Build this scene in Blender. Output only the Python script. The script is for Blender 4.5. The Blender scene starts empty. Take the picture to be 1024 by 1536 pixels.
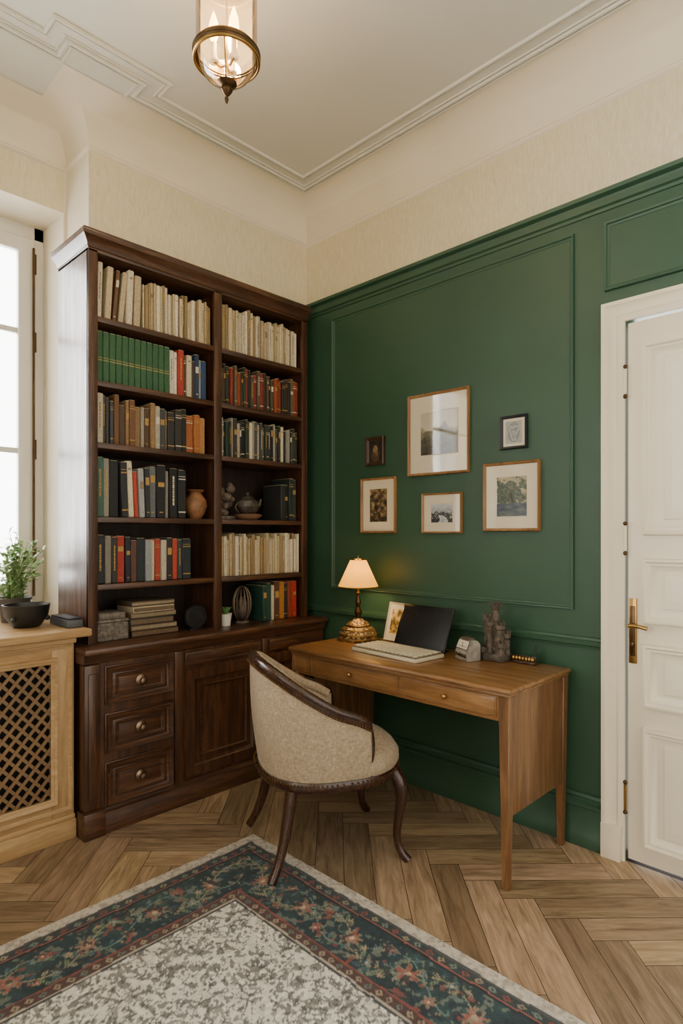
import bpy, bmesh, math, random
import numpy as np
from mathutils import Vector, Matrix
random.seed(7)
rnd = random.uniform
S = bpy.context.scene

# ------------------------------------------------------------------ utils
def hexc(h, a=1.0):
    h = h.lstrip('#')
    o = []
    for i in (0, 2, 4):
        c = int(h[i:i+2], 16)/255
        o.append(c/12.92 if c <= 0.04045 else ((c+0.055)/1.055)**2.4)
    return (o[0], o[1], o[2], a)

class NT:
    def __init__(s, name):
        s.m = bpy.data.materials.new(name); s.m.use_nodes = True
        s.t = s.m.node_tree; s.b = s.t.nodes['Principled BSDF']; s.out = s.t.nodes['Material Output']
    def n(s, typ, **kw):
        nd = s.t.nodes.new(typ)
        for k, v in kw.items(): setattr(nd, k, v)
        return nd
    def l(s, a, b): s.t.links.new(a, b)
    def coord(s, scale=(1,1,1), kind='Object'):
        tc = s.n('ShaderNodeTexCoord'); mp = s.n('ShaderNodeMapping')
        mp.inputs['Scale'].default_value = scale
        s.l(tc.outputs[kind], mp.inputs['Vector']); return mp.outputs[0]
    def noise(s, vec, scale=5, detail=4, rough=.55, dist=0):
        n = s.n('ShaderNodeTexNoise'); n.inputs['Scale'].default_value = scale
        n.inputs['Detail'].default_value = detail; n.inputs['Roughness'].default_value = rough
        n.inputs['Distortion'].default_value = dist
        s.l(vec, n.inputs['Vector']); return n.outputs['Fac']
    def ramp(s, fac, stops, interp='LINEAR'):
        r = s.n('ShaderNodeValToRGB'); cr = r.color_ramp; cr.interpolation = interp
        while len(cr.elements) < len(stops): cr.elements.new(0.5)
        for e, (p, c) in zip(cr.elements, stops):
            e.position = p; e.color = c
        s.l(fac, r.inputs[0]); return r.outputs[0]
    def mix(s, fac, a, b, mode='MIX'):
        m = s.n('ShaderNodeMix', data_type='RGBA', blend_type=mode)
        for sock, v in ((m.inputs[0], fac), (m.inputs[6], a), (m.inputs[7], b)):
            if hasattr(v, 'is_linked') or hasattr(v, 'links'): s.l(v, sock)
            else: sock.default_value = v
        return m.outputs[2]
    def math(s, op, a, b=None, c=None):
        m = s.n('ShaderNodeMath', operation=op)
        for i, v in enumerate((a, b, c)):
            if v is None: continue
            if hasattr(v, 'links'): s.l(v, m.inputs[i])
            else: m.inputs[i].default_value = v
        return m.outputs[0]
    def bump(s, fac, strength=.3, dist=.01):
        b = s.n('ShaderNodeBump'); b.inputs['Strength'].default_value = strength
        b.inputs['Distance'].default_value = dist
        s.l(fac, b.inputs['Height']); s.l(b.outputs[0], s.b.inputs['Normal'])
    def set(s, **kw):
        for k, v in kw.items(): s.b.inputs[k.replace('_', ' ')].default_value = v

def paint(name, c, rough=.5, var=.06, scale=3, bump=.0, bscale=200, spec=.5, metal=0):
    m = NT(name); v = m.coord()
    f = m.noise(v, scale, 4)
    c = hexc(c) if isinstance(c, str) else c
    a = tuple(x*(1-var*1.5) for x in c[:3])+(1,); b = tuple(min(1, x*(1+var*1.5)) for x in c[:3])+(1,)
    m.l(m.ramp(f, [(.3, a), (.7, b)]), m.b.inputs['Base Color'])
    m.set(Roughness=rough, Metallic=metal); m.b.inputs['Specular IOR Level'].default_value = spec
    if bump: m.bump(m.noise(v, bscale, 3), bump, .003)
    return m.m

def wood(name, c0, c1, c2, axis='x', rough=.35, sc=1.0, coat=.0):
    m = NT(name)
    s = {'x': (1.2, 14, 14), 'y': (14, 1.2, 14), 'z': (14, 14, 1.2)}[axis]
    v = m.coord(tuple(q*sc for q in s))
    f = m.noise(v, 2.2, 8, .62, .8)
    f2 = m.noise(m.coord(tuple(q*sc*5 for q in s)), 3, 4, .6)
    ff = m.math('ADD', m.math('MULTIPLY', f, .75), m.math('MULTIPLY', f2, .25))
    m.l(m.ramp(ff, [(.3, hexc(c0)), (.5, hexc(c1)), (.68, hexc(c2))]), m.b.inputs['Base Color'])
    m.l(m.ramp(f, [(.2, (rough+.12,)*3+(1,)), (.8, (rough-.06,)*3+(1,))]), m.b.inputs['Roughness'])
    if coat: m.set(Coat_Weight=coat, Coat_Roughness=.2)
    m.bump(f2, .12, .002)
    return m.m

def metal(name, c, rough=.3):
    return paint(name, c, rough, .15, 20, 0, metal=1)

def emis(name, c, st, base=None):
    m = NT(name); m.set(Roughness=.5)
    m.b.inputs['Base Color'].default_value = hexc(base or c)
    m.b.inputs['Emission Color'].default_value = hexc(c); m.b.inputs['Emission Strength'].default_value = st
    return m.m

def thin_glass(name, tint='#ffffff', gloss=.12, rough=.02):
    m = NT(name); t = m.n('ShaderNodeBsdfTransparent'); t.inputs[0].default_value = hexc(tint)
    g = m.n('ShaderNodeBsdfGlossy'); g.inputs['Roughness'].default_value = rough
    fr = m.n('ShaderNodeLayerWeight'); fr.inputs[0].default_value = .35
    mx = m.n('ShaderNodeMixShader')
    m.l(m.math('ADD', m.math('MULTIPLY', fr.outputs['Fresnel'], .8), gloss*.3), mx.inputs[0])
    m.l(t.outputs[0], mx.inputs[1]); m.l(g.outputs[0], mx.inputs[2]); m.l(mx.outputs[0], m.out.inputs[0])
    return m.m

class B:
    def __init__(s, name):
        s.name = name; s.bm = bmesh.new(); s.mats = []; s.cl = s.bm.loops.layers.float_color.new('Col')
        s.uv = s.bm.loops.layers.uv.new('UVMap')
    def mi(s, mat):
        if mat not in s.mats: s.mats.append(mat)
        return s.mats.index(mat)
    def add(s, tb, mat, smooth=False, M=None, color=(1,1,1,1)):
        mi = s.mi(mat)
        tb.verts.index_update()
        vs = [s.bm.verts.new(M @ v.co if M else v.co) for v in tb.verts]
        for f in tb.faces:
            try: nf = s.bm.faces.new([vs[v.index] for v in f.verts])
            except ValueError: continue
            nf.material_index = mi; nf.smooth = smooth
            for lp in nf.loops: lp[s.cl] = color
        tb.free()
    def box(s, x0, x1, y0, y1, z0, z1, mat, bev=0, M=None, color=(1,1,1,1), seg=2):
        x0, x1 = min(x0,x1), max(x0,x1); y0, y1 = min(y0,y1), max(y0,y1); z0, z1 = min(z0,z1), max(z0,z1)
        tb = bmesh.new(); bmesh.ops.create_cube(tb, size=1)
        for v in tb.verts:
            v.co = Vector(((x0+x1)/2+v.co.x*(x1-x0), (y0+y1)/2+v.co.y*(y1-y0), (z0+z1)/2+v.co.z*(z1-z0)))
        if bev:
            bmesh.ops.bevel(tb, geom=tb.edges[:], offset=min(bev, .45*min(x1-x0, y1-y0, z1-z0)), segments=seg, affect='EDGES', profile=.5)
        s.add(tb, mat, bool(bev), M, color)
    def lathe(s, prof, c, mat, n=32, M=None, smooth=True, color=(1,1,1,1), cap=True):
        tb = bmesh.new(); rings = []
        for r, z in prof:
            rings.append([tb.verts.new((c[0]+r*math.cos(2*math.pi*i/n), c[1]+r*math.sin(2*math.pi*i/n), c[2]+z)) for i in range(n)])
        for a, b in zip(rings, rings[1:]):
            for i in range(n):
                tb.faces.new((a[i], a[(i+1)%n], b[(i+1)%n], b[i]))
        if cap:
            tb.faces.new(rings[0][::-1]); tb.faces.new(rings[-1])
        bmesh.ops.recalc_face_normals(tb, faces=tb.faces[:])
        s.add(tb, mat, smooth, M, color)
    def cyl(s, p0, p1, r, mat, n=20, r2=None):
        s.tube([p0, p1], [r, r if r2 is None else r2], mat, n)
    def sphere(s, c, r, mat, M=None, seg=16, scale=(1,1,1), color=(1,1,1,1)):
        tb = bmesh.new(); bmesh.ops.create_uvsphere(tb, u_segments=seg, v_segments=max(6, seg//2), radius=r)
        for v in tb.verts: v.co = Vector((v.co.x*scale[0]+c[0], v.co.y*scale[1]+c[1], v.co.z*scale[2]+c[2]))
        s.add(tb, mat, True, M, color)
    def tube(s, path, rad, mat, n=12, M=None, closed=False, color=(1,1,1,1)):
        path = [Vector(p) for p in path]
        if not hasattr(rad, '__len__'): rad = [rad]*len(path)
        tb = bmesh.new(); rings = []; N = len(path); up = None
        for i, p in enumerate(path):
            if closed: d = path[(i+1)%N]-path[i-1]
            else: d = path[min(i+1, N-1)]-path[max(i-1, 0)]
            d.normalize()
            if up is None:
                up = Vector((0,0,1)) if abs(d.z) < .9 else Vector((1,0,0))
            a = (up - d*up.dot(d)).normalized(); b = d.cross(a); up = a
            ring = []
            for k in range(n):
                t = 2*math.pi*(k+.5)/n
                ring.append(tb.verts.new(p + (a*math.cos(t)+b*math.sin(t))*rad[i]))
            rings.append(ring)
        pairs = list(zip(rings, rings[1:]))
        if closed: pairs.append((rings[-1], rings[0]))
        for a, b in pairs:
            for k in range(n): tb.faces.new((a[k], a[(k+1)%n], b[(k+1)%n], b[k]))
        if not closed:
            tb.faces.new(rings[0][::-1]); tb.faces.new(rings[-1])
        bmesh.ops.recalc_face_normals(tb, faces=tb.faces[:])
        s.add(tb, mat, True, M, color)
    def frame(s, a0, a1, b0, b1, w, h, mapf, mat, prof=None):
        prof = prof or [(0,0),(.12,1),(.42,.85),(.58,.4),(.85,.3),(1,0)]
        tb = bmesh.new(); rings = []
        for q, hh in prof:
            d = q*w
            rings.append([tb.verts.new(mapf(a, b, hh*h)) for a, b in ((a0+d,b0+d),(a1-d,b0+d),(a1-d,b1-d),(a0+d,b1-d))])
        for r, t in zip(rings, rings[1:]):
            for i in range(4): tb.faces.new((r[i], r[(i+1)%4], t[(i+1)%4], t[i]))
        bmesh.ops.recalc_face_normals(tb, faces=tb.faces[:])
        s.add(tb, mat, False)
    def sweep(s, path, prof, mat, smooth=False):
        tb = bmesh.new(); cols = []
        N = len(path); P = [Vector(p) for p in path]
        for i in range(N):
            d0 = (P[i]-P[i-1]).normalized() if i > 0 else None
            d1 = (P[i+1]-P[i]).normalized() if i < N-1 else None
            if d0 is None: d0 = d1
            if d1 is None: d1 = d0
            n0 = Vector((-d0.y, d0.x)); n1 = Vector((-d1.y, d1.x))
            m = (n0+n1)/(1+n0.dot(n1))
            cols.append([tb.verts.new((P[i].x+m.x*o, P[i].y+m.y*o, z)) for o, z in prof])
        for a, b in zip(cols, cols[1:]):
            for k in range(len(prof)-1): tb.faces.new((a[k], a[k+1], b[k+1], b[k]))
        s.add(tb, mat, smooth)
    def raster(s, mapf, arr, mat):
        """one coloured cell per array entry; mapf(u,v) with u 0..1 left->right, v 0..1 top->bottom"""
        H, W = arr.shape[:2]; mi = s.mi(mat)
        vv = [[s.bm.verts.new(mapf(i/W, j/H)) for i in range(W+1)] for j in range(H+1)]
        for j in range(H):
            for i in range(W):
                f = s.bm.faces.new((vv[j][i], vv[j+1][i], vv[j+1][i+1], vv[j][i+1])); f.material_index = mi
                c = tuple(float(q) for q in arr[j, i])+(1,)
                for lp in f.loops: lp[s.cl] = c
    def build(s, loc=None, rotz=0, parent=None, sharp=40):
        me = bpy.data.meshes.new(s.name); s.bm.to_mesh(me); s.bm.free()
        for m in s.mats: me.materials.append(m)
        try: me.set_sharp_from_angle(angle=math.radians(sharp))
        except Exception: pass
        ob = bpy.data.objects.new(s.name, me); S.collection.objects.link(ob)
        if loc: ob.location = loc
        ob.rotation_euler[2] = rotz
        if parent: ob.parent = parent
        return ob

# numpy value noise
rs = np.random.RandomState(5)
def vn(H, W, cell, oct_=1, ax=1.0):
    out = np.zeros((H, W)); amp = 1; tot = 0
    for o in range(oct_):
        cy = max(1.0, cell/2**o); cx = max(1.0, cell*ax/2**o)
        gh, gw = int(H/cy)+3, int(W/cx)+3
        g_ = rs.rand(gh, gw)
        y = np.arange(H)/cy; x = np.arange(W)/cx
        yi = y.astype(int); xi = x.astype(int); fy = y-yi; fx = x-xi
        fy = (fy*fy*(3-2*fy))[:, None]; fx = (fx*fx*(3-2*fx))[None, :]
        a = g_[yi][:, xi]; b = g_[yi][:, xi+1]; c_ = g_[yi+1][:, xi]; d_ = g_[yi+1][:, xi+1]
        out += amp*((a*(1-fx)+b*fx)*(1-fy)+(c_*(1-fx)+d_*fx)*fy); tot += amp; amp *= .55
    return out/tot
def L(h): return np.array(hexc(h)[:3])

# ------------------------------------------------------------------ materials
GREEN = paint('green_paint', '#30503c', .42, .08, 1.5, .05, 60)
CREAMP = paint('cream_trim_paint', '#e6dac0', .4, .03, 3)
DOORP = paint('door_paint', '#e9dfc8', .38, .02, 2)
CEIL = paint('ceiling_plaster', '#d6d3c6', .85, .02, 1)
PLASTER = paint('smooth_plaster', '#e7dcc4', .8, .03, 2)
WHITEW = paint('window_paint', '#dedace', .35, .02, 3)

def wallpaper():
    m = NT('textured_wallpaper')
    f = m.noise(m.coord((11, 11, 2.4)), 6, 7, .68, 1.0)
    f2 = m.noise(m.coord((40, 40, 12)), 4, 3, .6)
    m.l(m.ramp(f, [(.3, hexc('#d9cba3')), (.5, hexc('#e3d6b3')), (.7, hexc('#eae0c5'))]), m.b.inputs['Base Color'])
    m.set(Roughness=.75)
    m.bump(m.math('ADD', f, m.math('MULTIPLY', f2, .5)), .5, .012)
    return m.m
WP = wallpaper()

DW = wood('dark_walnut_h', '#22130b', '#472c1c', '#6a462d', 'x', .34, coat=.25)
DWV = wood('dark_walnut_v', '#22130b', '#472c1c', '#6a462d', 'z', .34, coat=.25)
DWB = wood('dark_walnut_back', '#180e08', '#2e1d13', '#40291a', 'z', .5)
DWL = wood('streaked_walnut_side', '#24150f', '#4a2f20', '#7d5a45', 'z', .38, coat=.15)  # side panel walnut with paler streaks than the rest
DK = wood('desk_wood_y', '#5b3d22', '#825b32', '#a1774c', 'y', .3, coat=.3)
DKZ = wood('desk_wood_z', '#4d341e', '#724e2e', '#906c46', 'z', .32, coat=.25)
OAK = wood('light_oak_h', '#97744b', '#b08d60', '#c5a77b', 'x', .4)
OAKV = wood('light_oak_v', '#97744b', '#b08d60', '#c5a77b', 'z', .4)
LEG = wood('chair_wood', '#1c0e08', '#361d11', '#4b2b19', 'z', .25, coat=.5)
BRASS = metal('aged_brass', '#a8854c', .3)
BRONZE = metal('dark_bronze', '#5b4630', .35)
BLACK = paint('black_matte', '#0d0d0e', .45, .1)
SCREEN = paint('black_screen', '#101216', .18, .05)
DARKV = paint('painted_dark_void', '#0b0a09', .8, .1)

def m_books():
    m = NT('book_cloth'); a = m.n('ShaderNodeAttribute', attribute_name='Col')
    f = m.noise(m.coord((60, 60, 25)), 3, 5, .6)
    c = m.mix(1.0, a.outputs['Color'], m.ramp(f, [(.25, (.66,.64,.6,1)), (.65, (1.08,1.06,1.02,1))]), 'MULTIPLY')
    m.l(c, m.b.inputs['Base Color']); m.set(Roughness=.6); m.bump(f, .2, .002)
    return m.m
BOOK = m_books()

# ------------------------------------------------------------------ ROOM
XL, YF, ZC = -4.1, -5.0, 3.30
def m_floor():
    m = NT('oak_herringbone'); a = m.n('ShaderNodeAttribute', attribute_name='Col')
    v = m.coord((1, 1, 1), 'UV')
    mp = m.n('ShaderNodeMapping'); mp.inputs['Scale'].default_value = (1.6, 14, 1); m.l(v, mp.inputs[0])
    f = m.noise(mp.outputs[0], 2.2, 8, .62, 1.1)
    mp2 = m.n('ShaderNodeMapping'); mp2.inputs['Scale'].default_value = (8, 130, 1); m.l(v, mp2.inputs[0])
    f2 = m.noise(mp2.outputs[0], 2, 3, .6)
    base = m.ramp(f, [(.28, hexc('#755f4b')), (.48, hexc('#a0886c')), (.7, hexc('#bda488'))])
    c = m.mix(1.0, base, a.outputs['Color'], 'MULTIPLY')
    c = m.mix(.35, c, m.ramp(f2, [(.35, (.5,.47,.45,1)), (.6, (1,1,1,1))]), 'MULTIPLY')
    m.l(c, m.b.inputs['Base Color'])
    m.l(m.ramp(f, [(.2, (.46,)*3+(1,)), (.8, (.34,)*3+(1,))]), m.b.inputs['Roughness'])
    m.bump(f2, .12, .002)
    return m.m
FLOORM = m_floor()
fb = B('floor'); w = .114; nL = 5; g = .0011
mi = fb.mi(FLOORM)
ang = math.radians(45); ca, sa = math.cos(ang), math.sin(ang)
ox, oy = -.9, -1.2
for k in range(-64, 64):
    for mm in range(-9, 10):
        for kind in (0, 1):
            bx = k + mm*2*nL; by = k
            if kind == 0: x0, y0, lx, ly = bx, by, nL, 1
            else: x0, y0, lx, ly = bx+nL, by+1-nL, 1, nL
            x0 *= w; y0 *= w; lx *= w; ly *= w
            cx, cy = x0+lx/2, y0+ly/2
            wx, wy = ox+ca*cx-sa*cy, oy+sa*cx+ca*cy
            if not (XL-.6 < wx < .6 and YF-.6 < wy < .9): continue
            cs = [(x0+g, y0+g), (x0+lx-g, y0+g), (x0+lx-g, y0+ly-g), (x0+g, y0+ly-g)]
            vs = [fb.bm.verts.new((ox+ca*x-sa*y, oy+sa*x+ca*y, 0)) for x, y in cs]
            f = fb.bm.faces.new(vs); f.material_index = mi
            t = rnd(.62, 1.16); col = (t, t*rnd(.95, 1.0), t*rnd(.88, .99), 1)
            uo, vo = rnd(0, 50), rnd(0, 50)
            uvs = [(0,0), (lx,0), (lx,ly), (0,ly)]
            for lp, (u, v) in zip(f.loops, uvs):
                lp[fb.cl] = col
                lp[fb.uv].uv = (uo+u, vo+v) if kind == 0 else (uo+v, vo+u)
for co, no in (((0,0,0),(1,0,0)), ((XL,0,0),(-1,0,0)), ((0,.26,0),(0,1,0)), ((0,YF,0),(0,-1,0))):
    bmesh.ops.bisect_plane(fb.bm, geom=fb.bm.verts[:]+fb.bm.edges[:]+fb.bm.faces[:], plane_co=co, plane_no=no, clear_outer=True)
fb.box(XL, .1, YF, .7, -.1, -.0012, paint('floor_gap', '#22160d', .8))
fb.build()

c = B('ceiling'); c.box(XL-.1, .1, YF, .9, ZC, ZC+.1, CEIL); c.build()

XP = -1.363
WX0 = -3.3   # window left edge
wb = B('wall_back')
wb.box(XP, 0, 0, .26, 2.70, ZC, WP)
wb.box(XP-.0006, XP, .0005, .26, 2.70, ZC, PLASTER)
wb.box(-1.378, 0, .26, .75, 0, ZC, PLASTER)
wb.box(WX0, -1.378, .26, .75, 2.90, ZC, WP)
wb.box(WX0, -1.378, .26, .75, 0, .86, PLASTER)
wb.box(XL, WX0, .26, .75, 0, ZC, WP)
wb.box(WX0, -1.378, .262, .60, 2.896, 2.90, PLASTER)
wb.build()
wr = B('wall_right')
D0, D1 = -1.905, -2.80
for y0, y1, z0 in ((.26, D0, 0), (D0, D1, 2.19), (D1, YF, 0)):
    wr.box(0, .12, y1, y0, z0, 2.70, GREEN)
    wr.box(0, .12, y1, y0, 2.70, ZC, WP)
wr.build()
wl = B('wall_left')
wl.box(XL-.12, XL, -.9, .26, 0, ZC, WP)
wl.box(XL-.12, XL, YF, -3.0, 0, ZC, WP)
wl.box(XL-.12, XL, -3.0, -.9, 0, .8, WP)
wl.box(XL-.12, XL, -3.0, -.9, 2.8, ZC, WP)
wl.build()

tr = B('trim_cove')
prof = [(0,3.095),(.008,3.10),(.012,3.112),(.004,3.12)]
prof += [(.18-.176*math.cos(math.radians(t)), 3.12+.178*math.sin(math.radians(t))) for t in range(0, 91, 6)]
tr.sweep([(0,YF),(0,0),(XP,0),(XP,.26),(XL,.26)], prof, PLASTER, True)
tr.build(sharp=60)
tr = B('trim_ceiling')
path = [(-.245,YF),(-.245,-.245),(-1.22,-.245),(-1.22,-.345),(-1.61,-.345),(-1.61,-.245),(XL,-.245)]
for e, ww, hh in ((-.055,.012,.008),(-.03,.016,.012),(-.012,.008,.006),(.035,.008,.006),(.052,.014,.011)):
    tr.sweep(path, [(e-ww/2,ZC),(e-ww/2,ZC-hh*.6),(e-ww*.25,ZC-hh),(e+ww*.25,ZC-hh),(e+ww/2,ZC-hh*.6),(e+ww/2,ZC)], CEIL)
tr.build()

def strip(name, y0, y1, prof, mat=GREEN):
    b = B(name); b.sweep([(0, y0), (0, y1)], prof, mat); return b.build()
strip('trim_picture_rail', YF, 0, [(0,2.648),(.006,2.65),(.008,2.662),(.018,2.668),(.020,2.690),(.012,2.694),(.014,2.704),(.034,2.712),(.036,2.728),(0,2.730)])
strip('trim_chair_rail', -1.822, 0, [(0,.835),(.008,.836),(.010,.846),(.018,.850),(.020,.868),(.012,.872),(.010,.882),(0,.884)])
strip('baseboard_right', -1.822, 0, [(.022,0),(.022,.05),(.016,.058),(.016,.165),(.024,.17),(.024,.182),(.012,.19),(.012,.205),(.018,.21),(.012,.222),(0,.225)])
tp = B('trim_wall_panels')
gm = lambda a, b, h: Vector((-h, a, b))
tp.frame(-1.70, -.226, .994, 2.60, .022, .014, gm, GREEN)
tp.frame(-2.70, -1.826, 2.315, 2.60, .022, .014, gm, GREEN)
tp.build()

# door
d = B('door_1')
d.box(.0, .045, D1+.02, D0-.012, .012, 2.165, DOORP, .003)
for z0, z1 in ((1.312,2.067),(.964,1.222),(.634,.885),(.08,.555)):
    y0, y1 = D1+.10, -1.976
    d.frame(y0, y1, z0, z1, .05, .026, gm, DOORP, [(0,0),(.08,.9),(.25,1),(.4,.6),(.55,.65),(.7,.25),(1,0)])
    d.frame(y0+.075, y1-.075, z0+.06, z1-.06, .03, .014, gm, DOORP, [(0,0),(.1,.4),(.5,.5),(1,.72)])
    d.box(-.010, .0, y0+.105, y1-.105, z0+.09, z1-.09, DOORP)
for z in (1.93, 1.30, .26):
    d.cyl((-.012, D0-.006, z-.05), (-.012, D0-.006, z+.05), .006, BRASS if z<.5 else CREAMP, 10)
    for q in (-.06, .06): d.sphere((-.012, D0-.006, z+q), .009, BRONZE, seg=10)
d.box(-.006, 0, -1.952, -1.922, .80, 1.06, BRASS, .002)
d.box(-.008, -.004, -1.947, -1.927, .83, 1.03, BRONZE, .002)
d.cyl((0,-1.937,.955), (-.05,-1.937,.955), .008, BRASS)
d.tube([(-.048,-1.937,.955),(-.052,-1.955,.957),(-.052,-1.98,.955),(-.05,-2.005,.95)], [.007,.008,.007,.008], BRASS, 12)
d.box(-.012, -.004, -1.943, -1.931, .865, .885, BRONZE, .002)
d.build()
dc = B('trim_door_casing')
def casing(b, y_in, y_out, zt_in, zt_out):
    prof = [(0,.012),(.25,.022),(.35,.018),(.7,.026),(.82,.036),(1,.036)]
    pts = []
    for q, h in [(0,0)]+prof+[(1,0)]:
        yl = y_in + (y_out-y_in)*q; zt = zt_in + (zt_out-zt_in)*q; yr = D1+.01 - (y_out-y_in)*q
        pts.append([(-h, yl, 0), (-h, yl, zt), (-h, yr, zt), (-h, yr, 0)])
    tb = bmesh.new(); rows = [[tb.verts.new(p) for p in r] for r in pts]
    for a, c2 in zip(rows, rows[1:]):
        for i in range(3): tb.faces.new((a[i], a[i+1], c2[i+1], c2[i]))
    bmesh.ops.recalc_face_normals(tb, faces=tb.faces[:])
    b.add(tb, CREAMP)
casing(dc, D0-.003, -1.824, 2.175, 2.255)
dc.box(-.04, 0, -1.90, -1.822, 0, .14, CREAMP, .003)
dc.build()

# window (recessed)
wn = B('window_1')
yw = .52
x0, x1 = WX0, -1.378
def bar(xa, xb, za, zb, ya=yw, yb=yw+.06, m=WHITEW): wn.box(xa, xb, ya, yb, za, zb, m, .004)
bar(x1-.05, x1, .90, 2.90, yw, yw+.10); bar(x0, x0+.05, .90, 2.90, yw, yw+.10)
bar(x0, x1, 2.83, 2.90, yw, yw+.10); bar(x0, x1, .90, .97, yw, yw+.10)
mid = (x0+x1)/2
for xa, xb in ((mid+.005, x1-.052), (x0+.052, mid-.005)):
    bar(xa, xa+.075, .975, 2.825, yw-.015, yw+.04); bar(xb-.075, xb, .975, 2.825, yw-.015, yw+.04)
    bar(xa, xb, 2.755, 2.825, yw-.014, yw+.04); bar(xa, xb, .975, 1.06, yw-.014, yw+.04)
    for z in (1.14, 1.74, 2.35): bar(xa+.07, xb-.07, z-.014, z+.014, yw, yw+.03)
wn.box(x0+.06, x1-.06, yw+.012, yw+.016, .98, 2.82, thin_glass('window_glass'))
for z in (1.2, 1.75, 2.3, 2.7): wn.cyl((x1-.052, yw-.02, z-.05), (x1-.052, yw-.02, z+.05), .009, BRONZE, 10)
wn.cyl((x1-.058, yw-.025, 1.0), (x1-.058, yw-.025, 2.78), .006, BRONZE, 8)
wn.build()
wn = B('window_2')
for ya, yb in ((-3.0,-2.94),(-1.98,-1.92),(-.96,-.9)): wn.box(XL-.09, XL-.03, ya, yb, .8, 2.8, WHITEW, .004)
for za, zb in ((.8,.87),(1.75,1.79),(2.73,2.8)): wn.box(XL-.09, XL-.03, -3.0, -.9, za, zb, WHITEW, .004)
wn.build()

# window sill + radiator cover
RY = -.12; RX1 = -1.478; RX0 = -3.28
ts = B('trim_window_sill')
ts.box(RX0-.04, -1.412, RY-.035, .26, .868, .902, OAK, .008)
ts.box(WX0+.002, -1.38, .25, .515, .868, .902, OAK)
ts.build()
rc = B('radiator_cover')
rc.box(RX0-.02, RX1+.005, RY-.018, .2, .845, .867, OAK, .005)
gx0, gx1, gz0, gz1 = -3.16, -1.572, .185, .765
rc.box(gx1, RX1, RY, RY+.03, .10, .845, OAKV, .003); rc.box(RX0, gx0, RY, RY+.03, .10, .845, OAKV, .003)
rc.box(gx0, gx1, RY+.0005, RY+.03, gz1, .845, OAK, .002); rc.box(gx0, gx1, RY+.0005, RY+.03, .10, gz0, OAK, .002)
fmap = lambda a, b, h: Vector((a, RY-h, b))
rc.frame(gx0-.025, gx1+.025, gz0-.025, gz1+.025, .028, .012, fmap, OAK)
rc.frame(RX0+.01, RX1-.01, .125, .835, .014, .008, fmap, OAK)
rc.box(RX1-.03, RX1, RY+.03, .255, .02, .845, OAKV)
rc.box(RX0, RX0+.03, RY+.03, .255, .02, .845, OAKV)
rc.box(RX0-.01, RX1+.003, RY-.022, RY+.03, 0, .085, OAK, .005)
rc.box(RX0-.005, RX1+.002, RY-.012, RY+.03, .085, .105, OAK, .006)
rc.box(gx0-.03, gx1+.03, RY+.05, RY+.06, .1, .8, DARKV)  # near-black sheet painted in for the shade inside the cover
tb = bmesh.new(); p = .05; sw = .0062
LATT = paint('lattice_wood', '#7d6142', .5, .12)
for sgn in (1, -1):
    for i in range(-18, 64):
        cx = gx0 + i*p
        dy = .006 if sgn > 0 else .011
        a = []
        for (t, o) in ((-1,-sw),(1,-sw),(1,sw),(-1,sw)):
            Ln = .9
            dx, dz = t*Ln*.66*sgn, t*Ln*.751
            a.append((cx+dx+o*.751, dz+.475-o*.66*sgn))
        v0 = [tb.verts.new((x, RY+dy, z)) for x, z in a]; v1 = [tb.verts.new((x, RY+dy+.006, z)) for x, z in a]
        tb.faces.new(v0); tb.faces.new(v1[::-1])
        for k in range(4): tb.faces.new((v0[k], v1[k], v1[(k+1)%4], v0[(k+1)%4]))
for co, no in (((gx0,0,0),(-1,0,0)),((gx1,0,0),(1,0,0)),((0,0,gz0),(0,0,-1)),((0,0,gz1),(0,0,1))):
    bmesh.ops.bisect_plane(tb, geom=tb.verts[:]+tb.edges[:]+tb.faces[:], plane_co=co, plane_no=no, clear_outer=True)
bmesh.ops.recalc_face_normals(tb, faces=tb.faces[:])
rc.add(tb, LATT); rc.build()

# ------------------------------------------------------------------ BOOKCASE
bk = B('bookcase')
FY, BY = -.10, .245
XA, XB, XC, XD, XE, XF = -1.408, -1.3635, -.745, -.697, -.128, -.085
CT = .82
SH = [2.305, 2.015, 1.733, 1.395, 1.087]
bk.box(XA, XA+.03, FY+.006, BY, CT, 2.60, DWL)
bk.box(XA, XB, FY, FY+.02, CT, 2.60, DWV, .003)
bk.box(XC, XD, FY, FY+.02, CT, 2.60, DWV, .003)
bk.box(XC+.012, XD-.012, FY+.02, BY-.02, CT, 2.60, DWV)
bk.box(XE, XF, FY, FY+.02, CT, 2.60, DWV, .003)
bk.box(XF-.03, XF, FY+.02, BY, CT, 2.60, DWV)
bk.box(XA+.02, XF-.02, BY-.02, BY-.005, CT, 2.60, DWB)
for z in SH:
    bk.box(XA+.03, XC+.012, FY+.004, BY-.02, z-.026, z, DW, .003)
    bk.box(XD-.012, XF-.03, FY+.004, BY-.02, z-.026, z, DW, .003)
bk.box(XA, XF, FY, BY, 2.588, 2.62, DW, .002)
def mold(path, prof, mat=DW): bk.sweep(path, prof, mat)
mold([(XF, FY), (XA, FY), (XA, BY)], [(0,2.60),(.006,2.604),(.008,2.618),(.016,2.628),(.028,2.642),(.034,2.646),(.036,2.668),(0,2.670)])
bk.box(XA-.034, XF, FY-.036, BY, 2.658, 2.674, DW, .002)
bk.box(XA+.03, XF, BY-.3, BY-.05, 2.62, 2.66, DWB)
LY = -.185; LX0, LX1 = -1.462, -.035
fm = lambda a, b, h: Vector((a, LY-h, b))
bk.box(LX0+.01, LX1, LY+.002, BY, .085, CT-.028, DWV)
bk.box(LX0-.010, LX1+.012, LY-.035, BY, CT-.026, CT, DW, .008)
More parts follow.
